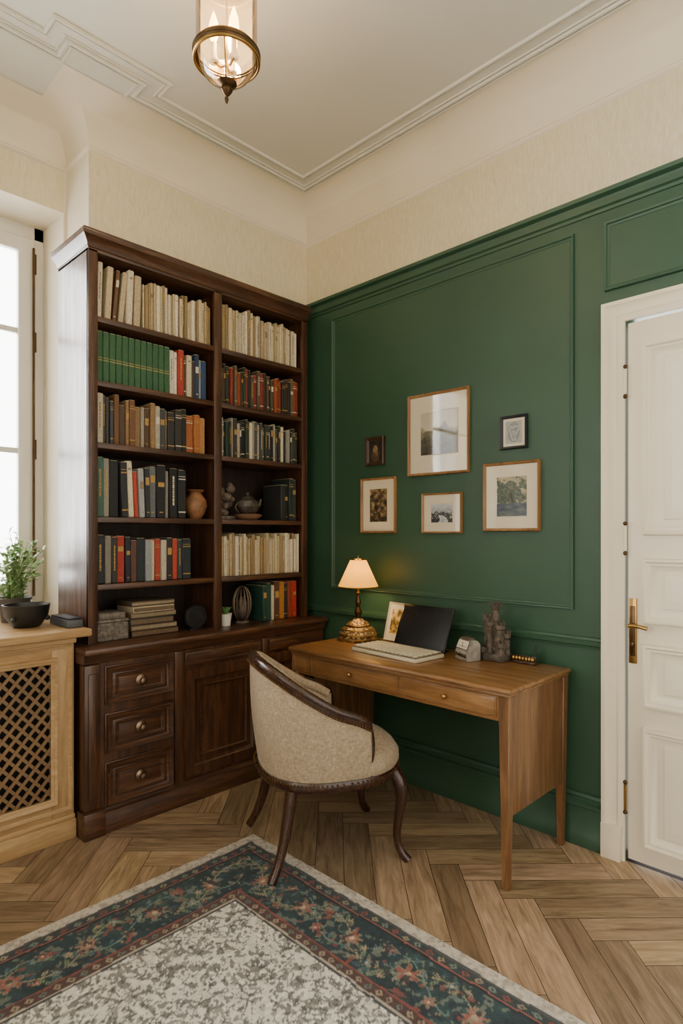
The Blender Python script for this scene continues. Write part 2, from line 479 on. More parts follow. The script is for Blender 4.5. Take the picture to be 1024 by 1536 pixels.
mold([(LX1, LY), (LX0, LY), (LX0, BY)], [(0,CT-.07),(.008,CT-.065),(.009,CT-.045),(.010,CT-.03),(.010,CT-.024)])
mold([(LX1, LY), (LX0, LY)], [(0,CT-.07),(.01,CT-.065),(.014,CT-.045),(.026,CT-.03),(.026,CT-.024)])
bk.box(LX0-.010, LX1, LY-.018, BY, .0, .08, DW, .004)
mold([(LX1, LY), (LX0, LY)], [(.02,.078),(.016,.092),(.006,.098),(.004,.11),(0,.112)])
bk.box(LX0-.012, LX0+.085, LY-.03, LY+.05, 0, .115, DW, .006)
bk.box(LX0-.004, LX0+.072, LY-.012, LY+.05, .115, CT-.07, DWV, .012)
bk.box(LX0+.012, LX0+.056, LY-.018, LY, .16, CT-.11, DWV, .006)
for a, b in ((-1.03, -.985), (-.50, -.46)): bk.box(a, b, LY-.010, LY+.01, .10, CT-.07, DWV, .004)
KN = []
KNOB = metal('knob_pewter', '#8b7560', .35)
for z0, z1 in ((.563,.733),(.346,.523),(.115,.308)):
    bk.box(-1.372, -1.04, LY-.008, LY+.002, z0, z1, DW, .003)
    fk = lambda a, b, h: Vector((a, LY-.008-h, b))
    bk.frame(-1.368, -1.044, z0+.004, z1-.004, .03, .016, fk, DW)
    bk.frame(-1.325, -1.087, z0+.04, z1-.04, .016, .008, fk, DW)
    KN.append((-1.206, (z0+z1)/2))
def cab_door(a0, a1):
    bk.frame(a0, a1, .125, .655, .07, .012, fm, DWV, [(0,0),(.05,1),(.75,1),(.85,.4),(1,.1)])
    bk.frame(a0+.09, a1-.09, .215, .565, .012, .006, fm, DW)
    bk.box(a0, a1, LY-.010, LY+.002, .672, .735, DW, .004)
    bk.frame(a0+.01, a1-.01, .68, .728, .012, .012, fm, DW)
cab_door(-.975, -.51); cab_door(-.45, LX1-.01)
for x, z in KN:
    M = Matrix.Translation((x, LY-.012, z)) @ Matrix.Rotation(math.radians(90), 4, 'X')
    bk.lathe([(.001,0),(.024,0),(.026,.004),(.018,.008),(.012,.010),(.010,.018),(.016,.024),(.014,.030),(.001,.033)], (0,0,0), KNOB, 20, M)
bk.build()

# ------------------------------------------------------------------ BOOKS
bb = B('books')
def C(h): return hexc(h)
def book(x, z, wd, h, depth, col, tilt=0, front=None, deco=None):
    y0 = (FY+.020+rnd(0,.018)) if front is None else front
    M = Matrix.Translation((x, 0, z)) @ Matrix.Rotation(tilt, 4, 'Y')
    e = .0006
    bb.box(e, wd-e, y0, y0+depth, 0.0005, h, BOOK, min(.0035, wd*.2), M, col, 1)
    bb.box(wd*.12, wd*.88, y0+.003, y0+depth-.002, h-.002, h+.0008, BOOK, 0, M, C('#cfc3a6'))
    lum = col[0]+col[1]+col[2]
    if deco is None:
        r = random.random()
        deco = 'bands' if r < .3 else 'label' if r < .55 else 'title' if r < .75 else 'none'
        if lum > 1.1: deco = 'title' if r < .3 else 'small' if r < .5 else 'none'
    gold = C('#b08d4a') if lum < 1.0 else C('#8a7a5e')
    if random.random() < .3 and lum < 1: gold = C('#d8d0bd')
    if deco == 'bands':
        for q in ((.12,.145),(.8,.82),(.86,.87)):
            bb.box(wd*.06, wd*.94, y0-.0007, y0+.002, h*q[0], h*q[1], BOOK, 0, M, gold)
    elif deco == 'label':
        a = rnd(.55,.7); bq = rnd(.08,.18)
        bb.box(wd*.18, wd*.82, y0-.0007, y0+.002, h*a, h*(a+bq), BOOK, 0, M, gold)
        bb.box(wd*.3, wd*.7, y0-.0007, y0+.002, h*.10, h*.12, BOOK, 0, M, gold)
    elif deco == 'title':
        k0 = rnd(.25,.4)
        while k0 < .8:
            k1 = k0+rnd(.02,.08); bb.box(wd*.38, wd*.58, y0-.0005, y0+.002, h*k0, h*k1, BOOK, 0, M, gold); k0 = k1+.012
    elif deco == 'small':
        bb.box(wd*.3, wd*.7, y0-.0005, y0+.002, h*.84, h*.88, BOOK, 0, M, gold)
    elif deco == 'setband':
        bb.box(wd*.04, wd*.96, y0-.0007, y0+.002, h*.42, h*.435, BOOK, 0, M, C('#b59b5e'))
        bb.box(wd*.04, wd*.96, y0-.0007, y0+.002, h*.47, h*.48, BOOK, 0, M, C('#b59b5e'))
def jit(c, a=.12):
    t = 1+rnd(-a, a); return (min(1,c[0]*t), min(1,c[1]*t*rnd(.97,1.03)), min(1,c[2]*t*rnd(.94,1.06)), 1)
def row(x0, x1, z, hs, ws, pal, deco=None, trend=None):
    x = x0; i = 0
    while True:
        wd = rnd(*ws)
        if x+wd > x1:
            if x1-x > .008: wd = x1-x
            else: break
        h = rnd(*hs)
        if trend: h += trend*(1-(x-x0)/(x1-x0))
        col = jit(C(random.choice(pal)))
        book(x, z, wd, min(h, .27), rnd(.15,.2), col, 0, deco=deco)
        x += wd; i += 1
        if x > x1-.002: break
    return x
cream = ['#c9ba98','#d4c8ab','#bcaa86','#b3a07c','#d9cfb6','#9d8762','#c6b58c','#ddd4be','#937c58','#cfc2a4','#c8bc9e']
LxA, LxB, RxA, RxB = XB+.004, XC-.002, XD+.004, XE-.004
x = LxA+.004
for wd, h, t, cc in ((.024,.262,.03,'#d9d0ba'),(.03,.25,.06,'#c2b191'),(.020,.248,.09,'#6b4c33'),(.026,.25,.10,'#b9a98a'),(.030,.262,.04,'#d6cab0'),(.036,.25,.03,'#b9a888')):
    book(x, SH[0], wd, h, .18, C(cc), t); x += wd+.009
row(x+.006, LxB, SH[0], (.185,.222), (.009,.02), cream, trend=.028)
row(RxA, RxB, SH[0], (.2,.235), (.010,.026), cream+['#8b775a','#e9e1d0'], trend=.03)
x = LxA
for i in range(12):
    book(x, SH[1], .0305, .232, .18, jit(C('#345f3d'), .06), 0, front=FY+.026, deco='setband'); x += .031
for wd, cc in ((.028,'#d9d0bd'),(.016,'#e4dccb'),(.034,'#a5382b'),(.014,'#5b4030'),(.03,'#c9bd9f'),(.02,'#463a33'),(.026,'#2c3b55'),(.018,'#8b98a5'),(.03,'#2d4468')):
    if x+wd < LxB: book(x, SH[1], wd, rnd(.19,.235), .17, C(cc)); x += wd
row(RxA, RxB, SH[1], (.18,.225), (.012,.026), ['#2b241f','#5d4a35','#8a2e22','#b9a987','#3a2a1f','#6f5b43','#7c3325','#2e3a2b','#93431f','#4c4636'])
row(LxA, LxA+.36, SH[2], (.19,.235), (.016,.034), ['#4e3b2c','#6f4e31','#cdbf9e','#3f4146','#8d6e4e','#b5ae9f','#33302e','#9b7b4a','#7d6a52','#a09886'])
x = LxA+.362
for wd, cc in ((.04,'#2b2c2f'),(.038,'#35302b'),(.028,'#1e2022'),(.042,'#9a582b'),(.034,'#a56432'),(.036,'#b08048')):
    if x+wd < LxB: book(x, SH[2], wd, rnd(.185,.22), .17, C(cc), deco='bands'); x += wd
row(RxA, RxB, SH[2], (.185,.22), (.012,.026), ['#191919','#22352a','#8f8b80','#cfc4aa','#4a4a49','#383430','#7b7469','#2e3a2b','#a39c8b'])
x = LxA
for wd, h, t, cc in ((.035,.275,0,'#3f6156'),(.03,.27,0,'#8f8a7e'),(.045,.265,0,'#1c1d20'),(.034,.26,-.03,'#26282c'),(.03,.268,-.05,'#d8ccb0'),(.02,.22,-.05,'#b5402f'),(.028,.235,-.04,'#9fa4a6'),(.028,.24,-.03,'#2a2d33'),(.036,.25,0,'#5f6468'),(.05,.26,0,'#1a1b1e'),(.024,.235,0,'#8a8377'),(.045,.25,0,'#17181a'),(.045,.245,0,'#1d1d20')):
    book(x+(.01 if t else 0), SH[3], wd, h, .18, C(cc), t); x += wd+(.002 if t else 0)
x = XD+.43
for wd, cc in ((.03,'#2b2c2b'),(.028,'#191b1c'),(.032,'#223029'),(.034,'#3a3b39')):
    book(x, SH[3], wd, rnd(.2,.25), .17, C(cc)); x += wd
x = LxA
for wd, h, cc in ((.04,.225,'#22262c'),(.03,.22,'#7b766c'),(.03,.215,'#33302c'),(.04,.22,'#a33225'),(.026,.215,'#1c2430'),(.03,.2,'#5a3c32'),(.045,.21,'#202a30'),(.032,.2,'#8f9498'),(.022,.2,'#c8bea6'),(.03,.205,'#a53a2c'),(.03,.2,'#b8b09f'),(.034,.21,'#2a2a2b'),(.03,.205,'#b0432c'),(.028,.2,'#33383d'),(.05,.205,'#1d2830')):
    book(x, SH[4], wd, h, .17, C(cc)); x += wd
row(RxA, RxB, SH[4], (.195,.235), (.011,.022), cream+['#e3dbca','#d9cfba','#dcd4c0'])
x = XD+.29
for wd, h, cc in ((.03,.2,'#1d3f34'),(.035,.215,'#24473a'),(.02,.2,'#c7bca0'),(.04,.22,'#5c3a24'),(.04,.215,'#b07734'),(.03,.205,'#33302d'),(.035,.21,'#8e3b20'),(.034,.215,'#b5301f')):
    if x+wd <= RxB+.005: book(x, CT, wd, h, .17, C(cc)); x += wd
bb.build()

sb = B('book_stack')
z = CT+.0005
for i, (wd, hh, cc) in enumerate(((.25,.03,'#4a3525'),(.245,.026,'#6e5a45'),(.23,.032,'#3d3a37'),(.24,.026,'#806a50'),(.22,.03,'#b5a68a'),(.23,.024,'#5a4a3c'))):
    x0 = -1.19+rnd(-.008,.008); y0 = FY+.022+rnd(0,.02)
    sb.box(x0, x0+wd, y0, y0+.17, z, z+hh, BOOK, .003, None, C(cc), 1)
    sb.box(x0+.004, x0+wd-.004, y0-.0008, y0+.1, z+.006, z+hh-.006, BOOK, 0, None, C('#8f8166') if i%2 else C('#6a5640'))
    z += hh+.0006
sb.build()
ws = B('wicker_box')
WK = paint('grey_wicker', '#6f665c', .8, .35, 60, .6, 120)
ws.box(-1.352, -1.205, FY+.03, FY+.2, CT+.001, CT+.085, WK, .006)
ws.box(-1.356, -1.201, FY+.026, FY+.204, CT+.085, CT+.10, WK, .006)
ws.box(-1.345, -1.215, FY+.035, FY+.19, CT+.10, CT+.13, WK, .006)
for k in range(7): ws.box(-1.353, -1.204, FY+.028, FY+.03, CT+.008+k*.011, CT+.013+k*.011, WK)
ws.build()
ck = B('desk_clock')
Mx = Matrix.Translation((-.835, FY+.045, CT+.068)) @ Matrix.Rotation(math.radians(90), 4, 'X')
ck.lathe([(.001,-.02),(.058,-.02),(.064,-.012),(.064,.012),(.058,.02),(.052,.02),(.050,.014),(.001,.014)], (0,0,0), paint('clock_black', '#1b1b1d', .3), 36, Mx)
ck.lathe([(.001,.0145),(.032,.0145),(.034,.0165),(.001,.0165)], (0,0,0), metal('clock_ring', '#4a4a4c', .3), 30, Mx)
ck.box(-.875, -.795, FY+.022, FY+.068, CT+.0005, CT+.010, BLACK, .003)
ck.build()
vz = B('clay_vase')
CLAY = paint('brown_clay', '#7f5636', .5, .25, 30, .2, 60)
vz.lathe([(.001,0),(.03,0),(.034,.006),(.05,.035),(.06,.07),(.055,.1),(.036,.125),(.030,.138),(.040,.15),(.046,.152),(.042,.146),(.028,.14),(.001,.13)], (-.815, FY+.07, SH[3]+.0005), CLAY, 32)
vz.build()
tp = B('teapot')
TPM = paint('dark_glaze', '#4a443c', .22, .3, 20)
c0 = (-.475, FY+.075, SH[3]+.0005)
tp.lathe([(.001,0),(.05,0),(.078,.018),(.084,.028),(.066,.034),(.001,.034)], c0, paint('brown_stand', '#80604a', .35), 32)
tp.lathe([(.03,.034),(.055,.045),(.07,.075),(.062,.105),(.035,.122),(.038,.126),(.02,.138),(.008,.142),(.012,.152),(.001,.16)], c0, TPM, 32)
tp.tube([(c0[0]+.06,c0[1],c0[2]+.07),(c0[0]+.085,c0[1],c0[2]+.085),(c0[0]+.095,c0[1],c0[2]+.12)], [.014,.01,.007], TPM, 12)
tp.tube([(c0[0]-.055, c0[1], c0[2]+.1) if i == 0 else (c0[0]-.06-.022*math.sin(i/6*math.pi), c0[1], c0[2]+.1-.01*i) for i in range(7)], .005, TPM, 10)
tp.build()
os_ = B('carved_stone_ornament')
STN = paint('dark_stone', '#5d5146', .75, .45, 40, .8, 50)
for i in range(16):
    os_.sphere((-.63+rnd(-.035,.035), FY+.08+rnd(-.03,.03), SH[3]+.035+i*.0095), rnd(.018,.03), STN, seg=8, scale=(rnd(.8,1.2),1,rnd(.8,1.1)))
os_.box(-.68, -.58, FY+.04, FY+.13, SH[3]+.0005, SH[3]+.02, STN, .004)
os_.build()
fl = B('potted_succulent')
fl.lathe([(.001,0),(.026,0),(.034,.06),(.036,.065),(.03,.062),(.001,.055)], (-.645, FY+.045, CT+.0005), paint('white_ceramic', '#ddd6c8', .35), 24)
LEAFD = paint('leaf_dark', '#4b6f38', .5, .2)
for i in range(14):
    a = i*2.4; r = .01+.0018*i
    fl.tube([(-.645,FY+.045,CT+.06),(-.645+r*.6*math.cos(a),FY+.045+r*.6*math.sin(a),CT+.085),(-.645+r*math.cos(a),FY+.045+r*math.sin(a),CT+.10)], [.005,.006,.001], LEAFD, 6)
fl.build()
nb = B('wire_ornament')
WIR = metal('aged_wire', '#8a7a68', .5)
for i in range(14):
    a = i*math.pi/7
    nb.tube([(-.505+.055*math.sin(t)*math.cos(a), FY+.085+.045*math.sin(t)*math.sin(a), CT+.004+.10*(1-math.cos(t))) for t in [k*math.pi/10 for k in range(11)]], .0028, WIR, 6)
nb.sphere((-.505, FY+.085, CT+.08), .03, STN, seg=10, scale=(1,1,2.2))
nb.lathe([(.001,0),(.04,0),(.04,.008),(.001,.01)], (-.505, FY+.085, CT+.0005), STN, 20)
nb.build()

# ------------------------------------------------------------------ sill things
SZ = .903
bw = B('black_bowl')
bc = (-1.60, .10, SZ)
bw.lathe([(.001,0),(.05,0),(.06,.006),(.088,.05),(.096,.095),(.098,.1),(.092,.1),(.083,.055),(.05,.014),(.001,.012)], bc, paint('black_ceramic', '#1c1d1f', .35, .1), 40)
for s_ in (1, -1): bw.sphere((bc[0]+s_*.07, bc[1]-.055, bc[2]+.04), .012, BLACK, seg=8)
bw.build()
pl = B('potted_plant')
pc = (-1.585, .305, SZ)
pl.lathe([(.001,0),(.055,0),(.07,.10),(.077,.115),(.07,.115),(.062,.10),(.001,.095)], pc, paint('terracotta_grey', '#4a4744', .6), 32)
LF = paint('leaf_light', '#9dba82', .5, .35, 25); LF2 = paint('leaf_mid', '#658c4b', .5, .3, 25); STEM = paint('plant_stem', '#7f8d5a', .6)
def leaf(b, p, d, Ln, W, mat):
    d = d.normalized(); sd = d.cross(Vector((0,0,1)));
    if sd.length < .1: sd = Vector((1,0,0))
    sd.normalize(); up = sd.cross(d)
    tb = bmesh.new(); rows = []
    for t, ww, h in ((0,.08,0),(.25,.8,.06),(.5,1,.08),(.8,.6,.03),(1,.02,-.06)):
        c_ = p + d*Ln*t + up*h*Ln
        rows.append([tb.verts.new(c_-sd*W*ww+up*W*.25*ww), tb.verts.new(c_), tb.verts.new(c_+sd*W*ww+up*W*.25*ww)])
    for a, c2 in zip(rows, rows[1:]):
        for k in (0, 1): tb.faces.new((a[k], a[k+1], c2[k+1], c2[k]))
    b.add(tb, mat, True)
for i in range(52):
    a = rnd(0, 2*math.pi); r = rnd(.02,.16); h = rnd(.08,.36)*(1-.35*r/.17)
    e = Vector((pc[0]+r*math.cos(a), pc[1]+r*.8*math.sin(a), pc[2]+.1+h))
    s0 = Vector((pc[0]+rnd(-.03,.03), pc[1]+rnd(-.03,.03), pc[2]+.09))
    midp = (s0+e)/2+Vector((0,0,.05))
    pl.tube([s0, midp, e], [.003,.0025,.0012], STEM, 5)
    for t in range(12):
        q = t/11; pnt = s0*(1-q)**2+midp*2*q*(1-q)+e*q*q
        leaf(pl, pnt, Vector((rnd(-1,1), rnd(-1,1), rnd(-.1,.9))), rnd(.026,.042), rnd(.009,.015), random.choice([LF, LF, LF2]))
pl.build()
gb = B('grey_case')
gb.box(-1.495, -1.425, -.09, .12, SZ, SZ+.035, paint('slate_grey', '#4b5055', .45), .006)
gb.box(-1.49, -1.43, -.085, .115, SZ+.035, SZ+.042, BLACK, .003)
gb.build()

# ------------------------------------------------------------------ DESK
dk = B('writing_desk')
DX0, DX1, DY0, DY1, DZ = -.555, -.030, -1.70, -.465, .75
dk.box(DX0, DX1, DY0, DY1, DZ-.022, DZ, DK, .010, seg=3)
dk.box(DX0+.012, DX1, DY0+.012, DY1-.012, DZ-.034, DZ-.022, DK, .003)
AX = DX0+.022
dk.box(AX, AX+.02, DY0+.03, DY1-.02, .622, DZ-.034, DK)
dk.box(DX1-.03, DX1-.01, DY0+.03, DY1-.02, .50, DZ-.034, DK)
dm = lambda a, b, h: Vector((AX-h, a, b))
for y0, y1 in ((-1.635,-1.182),(-1.165,-.625),(-.605,-.50)):
    dk.box(AX-.006, AX, y0, y1, .635, .712, DK, .002)
    dk.frame(y0+.004, y1-.004, .638, .709, .008, .003, dm, DKZ)
    dk.frame(y0+.004, y1-.004, .638, .709, .004, .009, dm, DKZ)
for y in (-1.41, -.89):
    dk.sphere((AX-.018, y, .674), .011, BRASS, seg=14); dk.cyl((AX, y, .674), (AX-.014, y, .674), .005, BRASS, 12)
def sqleg(x, y, z1, w0, w1, mat):
    tb = bmesh.new(); bmesh.ops.create_cube(tb, size=1)
    for v in tb.verts:
        ww = w1 if v.co.z < 0 else w0
        v.co = Vector((x+v.co.x*ww, y+v.co.y*ww, z1/2+v.co.z*z1))
    bmesh.ops.bevel(tb, geom=tb.edges[:], offset=.003, segments=1, affect='EDGES')
    dk.add(tb, mat, False)
for x in (DX0+.04, DX1-.03):
    for y in (DY0+.035, DY1-.035): sqleg(x, y, DZ-.034, .046, .026, DKZ)
dk.box(DX0+.05, DX1-.04, DY0+.020, DY0+.038, .27, DZ-.03, DKZ, .002)
dk.box(DX0+.05, DX1-.04, DY1-.038, DY1-.020, .20, DZ-.03, DKZ, .002)
dk.box(DX0+.05, DX1-.04, -.62, -.605, .20, DZ-.03, DKZ, .002)
dk.box(DX0+.05, DX1-.04, -.615, DY1-.03, .20, .22, DKZ)
dk.build()

LX, LYp = -.166, -.592
lp = B('table_lamp')
GW = NT('woven_gold')
vf = GW.n('ShaderNodeTexVoronoi'); vf.inputs['Scale'].default_value = 70; GW.l(GW.coord(), vf.inputs['Vector'])
GW.l(GW.ramp(vf.outputs['Distance'], [(.1, hexc('#e6c78c')), (.6, hexc('#6d5029'))]), GW.b.inputs['Base Color'])
GW.set(Metallic=.4, Roughness=.42); GW.bump(vf.outputs['Distance'], .8, -.006)
GWm = GW.m
lp.lathe([(.001,0),(.104,0),(.108,.008),(.104,.016),(.098,.02),(.102,.03),(.098,.044),(.09,.056),(.07,.07),(.06,.074),(.062,.082),(.05,.094),(.03,.104),(.022,.115)], (LX,LYp,DZ+.0004), GWm, 40)
for r, z in ((.107,.012),(.103,.034),(.088,.058),(.062,.079)):
    lp.tube([(LX+r*math.cos(a*math.pi/20), LYp+r*math.sin(a*math.pi/20), DZ+z) for a in range(40)], .004, BRASS, 8, closed=True)
lp.lathe([(.022,.112),(.012,.12),(.016,.135),(.022,.15),(.014,.165),(.009,.175),(.013,.19),(.017,.205),(.010,.222),(.008,.24),(.012,.25),(.006,.262),(.006,.30),(.001,.30)], (LX,LYp,DZ), BRONZE, 20)
SHD = NT('lamp_shade_cloth'); SHD.set(Roughness=.8); SHD.b.inputs['Base Color'].default_value = hexc('#cf9c3c')
tr_ = SHD.n('ShaderNodeBsdfTranslucent'); tr_.inputs[0].default_value = hexc('#a87820')
mxs = SHD.n('ShaderNodeMixShader'); mxs.inputs[0].default_value = .35
SHD.b.inputs['Emission Color'].default_value = hexc('#ffb028'); SHD.b.inputs['Emission Strength'].default_value = 1.5  # glow of light through the cloth, added as its own emission
SHD.l(SHD.b.outputs[0], mxs.inputs[1]); SHD.l(tr_.outputs[0], mxs.inputs[2]); SHD.l(mxs.outputs[0], SHD.out.inputs[0])
lp.lathe([(.108,.285),(.104,.295),(.042,.43)], (LX,LYp,DZ), SHD.m, 48, cap=False)
for r, z in ((.108,.285),(.042,.43)):
    lp.tube([(LX+r*math.cos(a*math.pi/24), LYp+r*math.sin(a*math.pi/24), DZ+z) for a in range(48)], .003, BRASS, 6, closed=True)
for a in range(3):
    t = a*2*math.pi/3
    lp.tube([(LX, LYp, DZ+.428), (LX+.042*math.cos(t), LYp+.042*math.sin(t), DZ+.43)], .0015, BRASS, 6)
lp.tube([(LX, LYp, DZ+.30), (LX+.035, LYp, DZ+.33), (LX+.035, LYp, DZ+.40), (LX, LYp, DZ+.428)], .0015, BRASS, 6)
lp.lathe([(.001,.425),(.005,.427),(.007,.436),(.004,.445),(.001,.452)], (LX,LYp,DZ), BRASS, 12)
lp.sphere((LX,LYp,DZ+.345), .02, emis('bulb_glow', '#ffca80', 12), seg=16, scale=(1,1,1.4))
lp.build()

lt = B('laptop')
Mt = Matrix.Translation((-.175, -.995, DZ+.004)) @ Matrix.Rotation(math.radians(24), 4, 'Y')
lt.box(0, .010, -.155, .155, .0, .222, SCREEN, .003, Mt)
lt.box(-.0008, .0, -.147, .147, .010, .213, paint('screen_glass', '#0a0d12', .25, .02), 0, Mt)
lt.box(-.195, -.11, -1.13, -.85, DZ+.0005, DZ+.006, BLACK, .002)
lt.box(-.11, -.085, -1.02, -.96, DZ+.0005, DZ+.10, BLACK, .002)
lt.build()
kb = B('keyboard')
KBM = paint('ivory_plastic', '#d0c4a8', .45, .05)
Mk = Matrix.Translation((-.325, -.985, DZ+.0008)) @ Matrix.Rotation(math.radians(-4), 4, 'Z')
kb.box(-.10, .10, -.205, .205, 0, .018, KBM, .005, Mk)
kb.box(-.097, .097, -.202, .202, .018, .022, paint('ivory_dark', '#7a6e56', .5), .002, Mk)
for r in range(5):
    for k in range(15):
        kb.box(-.09+r*.033, -.09+r*.033+.027, -.195+k*.026, -.195+k*.026+.0205, .022, .031, KBM, .003, Mk, seg=1)
kb.box(.078, .094, -.19, .19, .022, .027, paint('ivory_mid', '#b5a888', .5), .002, Mk)
kb.build()

# ---- framed art (each print painted cell by cell)
def art_mat(name, ior=1.5):
    m = NT(name); a = m.n('ShaderNodeAttribute', attribute_name='Col'); m.l(a.outputs['Color'], m.b.inputs['Base Color'])
    m.set(Roughness=.6, Coat_Weight=1.0, Coat_Roughness=.03, Coat_IOR=ior); return m.m
ART = art_mat('art_print'); ART2 = art_mat('art_print_large', 2.0)
def matboard(nm, ior):
    m = NT(nm); m.b.inputs['Base Color'].default_value = hexc('#d8cdb4'); m.set(Roughness=.6, Coat_Weight=1.0, Coat_Roughness=.03, Coat_IOR=ior); return m.m
MATB = matboard('passepartout', 1.5); MATB2 = matboard('passepartout_large', 2.0)
FRW = wood('frame_wood', '#5f3f20', '#8c6438', '#a97e4e', 'z', .35)
FRG = wood('frame_dark', '#22150c', '#3d2818', '#573a22', 'z', .35)
FRK = paint('frame_charcoal', '#22252a', .4)
def lerp3(t, cols):
    t = np.clip(t, 0, .9999)*(len(cols)-1); i = t.astype(int); f = (t-i)[..., None]
    A = np.array([L(c_) for c_ in cols]); return A[i]*(1-f)+A[i+1]*f
def uvg(H, W):
    v, u = np.mgrid[0:H, 0:W]; return (u+.5)/W, (v+.5)/H
def art_mountain(H=100, W=74):
    u, v = uvg(H, W)
    img = lerp3(.35+.5*v+.25*(vn(H,W,22,3)-.5), ['#a7a08c','#c0b8a2','#cfc7b2'])
    for k, (base, amp, c0, c1) in enumerate(((.38,.30,'#9a927c','#7d765f'),(.50,.2,'#6e6a55','#565340'),(.66,.10,'#4a4838','#2f2e24'),(.84,.06,'#3a382a','#1e1d17'))):
        ridge = base - amp*(vn(1,W,16,4)[0]-.5) - (.12*np.exp(-((u[0]-.62)/.16)**2) if k < 2 else 0)
        m = v > ridge[None, :]
        tex = lerp3(np.clip((v-ridge[None,:])*2.2+(vn(H,W,5,3,1.4)-.5)*1.6, 0, 1), [c0, c1, '#1f1e18'])
        img[m] = tex[m]
    return img
def art_foliage(H=80, W=50, cols=('#211a12','#4b3b28','#7d6645','#a88f66')):
    n = vn(H,W,9,4); n2 = vn(H,W,20,2); u, v = uvg(H, W)
    t = (n-.5)*2.4+.42+.25*(n2-.5)-.4*(v-.5)
    img = lerp3(t, list(cols))
    for k in range(7):
        cx, cy, r = rs.rand(), rs.rand(), .06+.06*rs.rand()
        a = np.arctan2((v-cy)*H, (u-cx)*W); rr = np.hypot((u-cx), (v-cy)*H/W)
        m = (rr < r*(.7+.3*np.cos(5*a)))&(vn(H,W,4,2) > .42); img[m] = L(cols[3])*.7
    return img
def art_portrait(H=60, W=46):
    u, v = uvg(H, W); img = lerp3(vn(H,W,8,3)*.6, ['#120e0a','#2c2218','#4a3826'])
    for (cx, cy, rx, ry, col) in ((.5,.42,.17,.19,'#a5845c'),(.5,.78,.32,.22,'#5b4229'),(.62,.6,.12,.12,'#8a6c48')):
        m = ((u-cx)/rx)**2+((v-cy)/ry)**2 < 1; img[m] = (lerp3(vn(H,W,6,3), ['#3a2a1a', col]))[m]
    return img
def art_relief(H=70, W=60):
    u, v = uvg(H, W); img = lerp3(vn(H,W,10,3), ['#7f8384','#9b9d98','#adada6'])
    r = np.hypot((u-.5)/.34, (v-.5)/.42); a = np.arctan2(v-.5, u-.5)
    m = r < 1; img[m] = lerp3(.5+.3*np.sin(9*r+2*np.sin(3*a)+4*vn(H,W,10,2))+.5*(vn(H,W,6,2)-.5), ['#5f6466','#8d9192','#bdbdb7'])[m]
    m = np.abs(r-1) < .05; img[m] = L('#6a6e70')
    return img
def art_falls(H=60, W=74):
    u, v = uvg(H, W); img = lerp3(1-v*1.1+(vn(H,W,12,3)-.5)*.5, ['#3d4650','#8b939a','#c4c8c8'])
    tr_l = .40+.3*vn(1,W,5,3)[0]
    m = v > tr_l[None,:]*.85; img[m] = lerp3(vn(H,W,4,3,.5)*.9, ['#0e1216','#22292e','#4d565c'])[m]
    m = (v > .62)&(np.abs(u-.5-.1*np.sin(v*9)) < .10+.35*(v-.62)); img[m] = lerp3(vn(H,W,5,3,2.), ['#5d6870','#a9b1b5','#dfe1de'])[m]
    m = (v > .35)&(v < .8)&(vn(H,W,3,2,.4) > .68); img[m] = L('#cdd0cc')
    return img
def art_tree(H=96, W=70):
    u, v = uvg(H, W); img = lerp3(.5+(vn(H,W,14,3)-.5)*1.2-.2*v, ['#7c7860','#a39b7c','#bcb391'])
    can = vn(H,W,12,4)+.5-1.3*np.hypot((u-.5)*.9,(v-.38)*.85)
    m = can > .50; img[m] = lerp3(vn(H,W,4,3), ['#1d2a38','#44544f','#808467'])[m]
    m = (np.abs(u-.5-.03*np.sin(v*12)) < .035)&(v > .4)&(v < .8); img[m] = L('#2a2a26')
    m = v > .66+.06*(vn(1,W,10,2)[0]-.5)[None,:]; img[m] = lerp3(vn(H,W,5,3,3.), ['#1f2e40','#425263','#737b78'])[m]
    return img
def picture(y0, y1, z0, z1, fw, mat, matw, arr, am=ART, mb=MATB, yaw=0):
    b = B('framed_picture')
    ya, yb = min(y0,y1), max(y0,y1)
    R = Matrix.Translation((0,ya,0)) @ Matrix.Rotation(yaw, 4, 'Z') @ Matrix.Translation((0,-ya,0))
    gr = lambda a, bb_, h: R @ Vector((-h, a, bb_))
    b.frame(ya, yb, z0, z1, fw, .022, gr, mat, [(0,0),(0,.8),(.2,1),(.5,.9),(.8,.6),(1,.35)])
    b.box(-.008, -.001, ya+fw*.8, yb-fw*.8, z0+fw*.8, z1-fw*.8, mb, 0, R)
    l, r, t, bo = matw if isinstance(matw, tuple) else (matw,)*4
    py0, py1, pz0, pz1 = ya+fw+r, yb-fw-l, z0+fw+bo, z1-fw-t
    if matw: b.frame(py0-.004, py1+.004, pz0-.004, pz1+.004, .004, .0092, gr, mb, [(0,.85),(.5,1),(1,.9)])
    b.raster(lambda u, v: R @ Vector((-.0086, py1-(py1-py0)*u, pz1-(pz1-pz0)*v)), arr, am)
    return b.build()
picture(-.509, -.642, 1.70, 1.856, .020, FRG, 0, art_portrait())
picture(-.473, -.723, 1.322, 1.628, .012, FRW, .050, art_foliage())
picture(-.818, -1.182, 1.618, 2.038, .014, FRW, (.065,.05,.085,.09), art_mountain(), ART2, MATB2, math.radians(2.1))
picture(-1.352, -1.486, 1.708, 1.862, .014, FRK, .012, art_relief())
picture(-.901, -1.140, 1.320, 1.525, .010, FRW, .045, art_falls())
picture(-1.263, -1.547, 1.330, 1.650, .014, FRW, (.055,.05,.055,.055), art_tree())

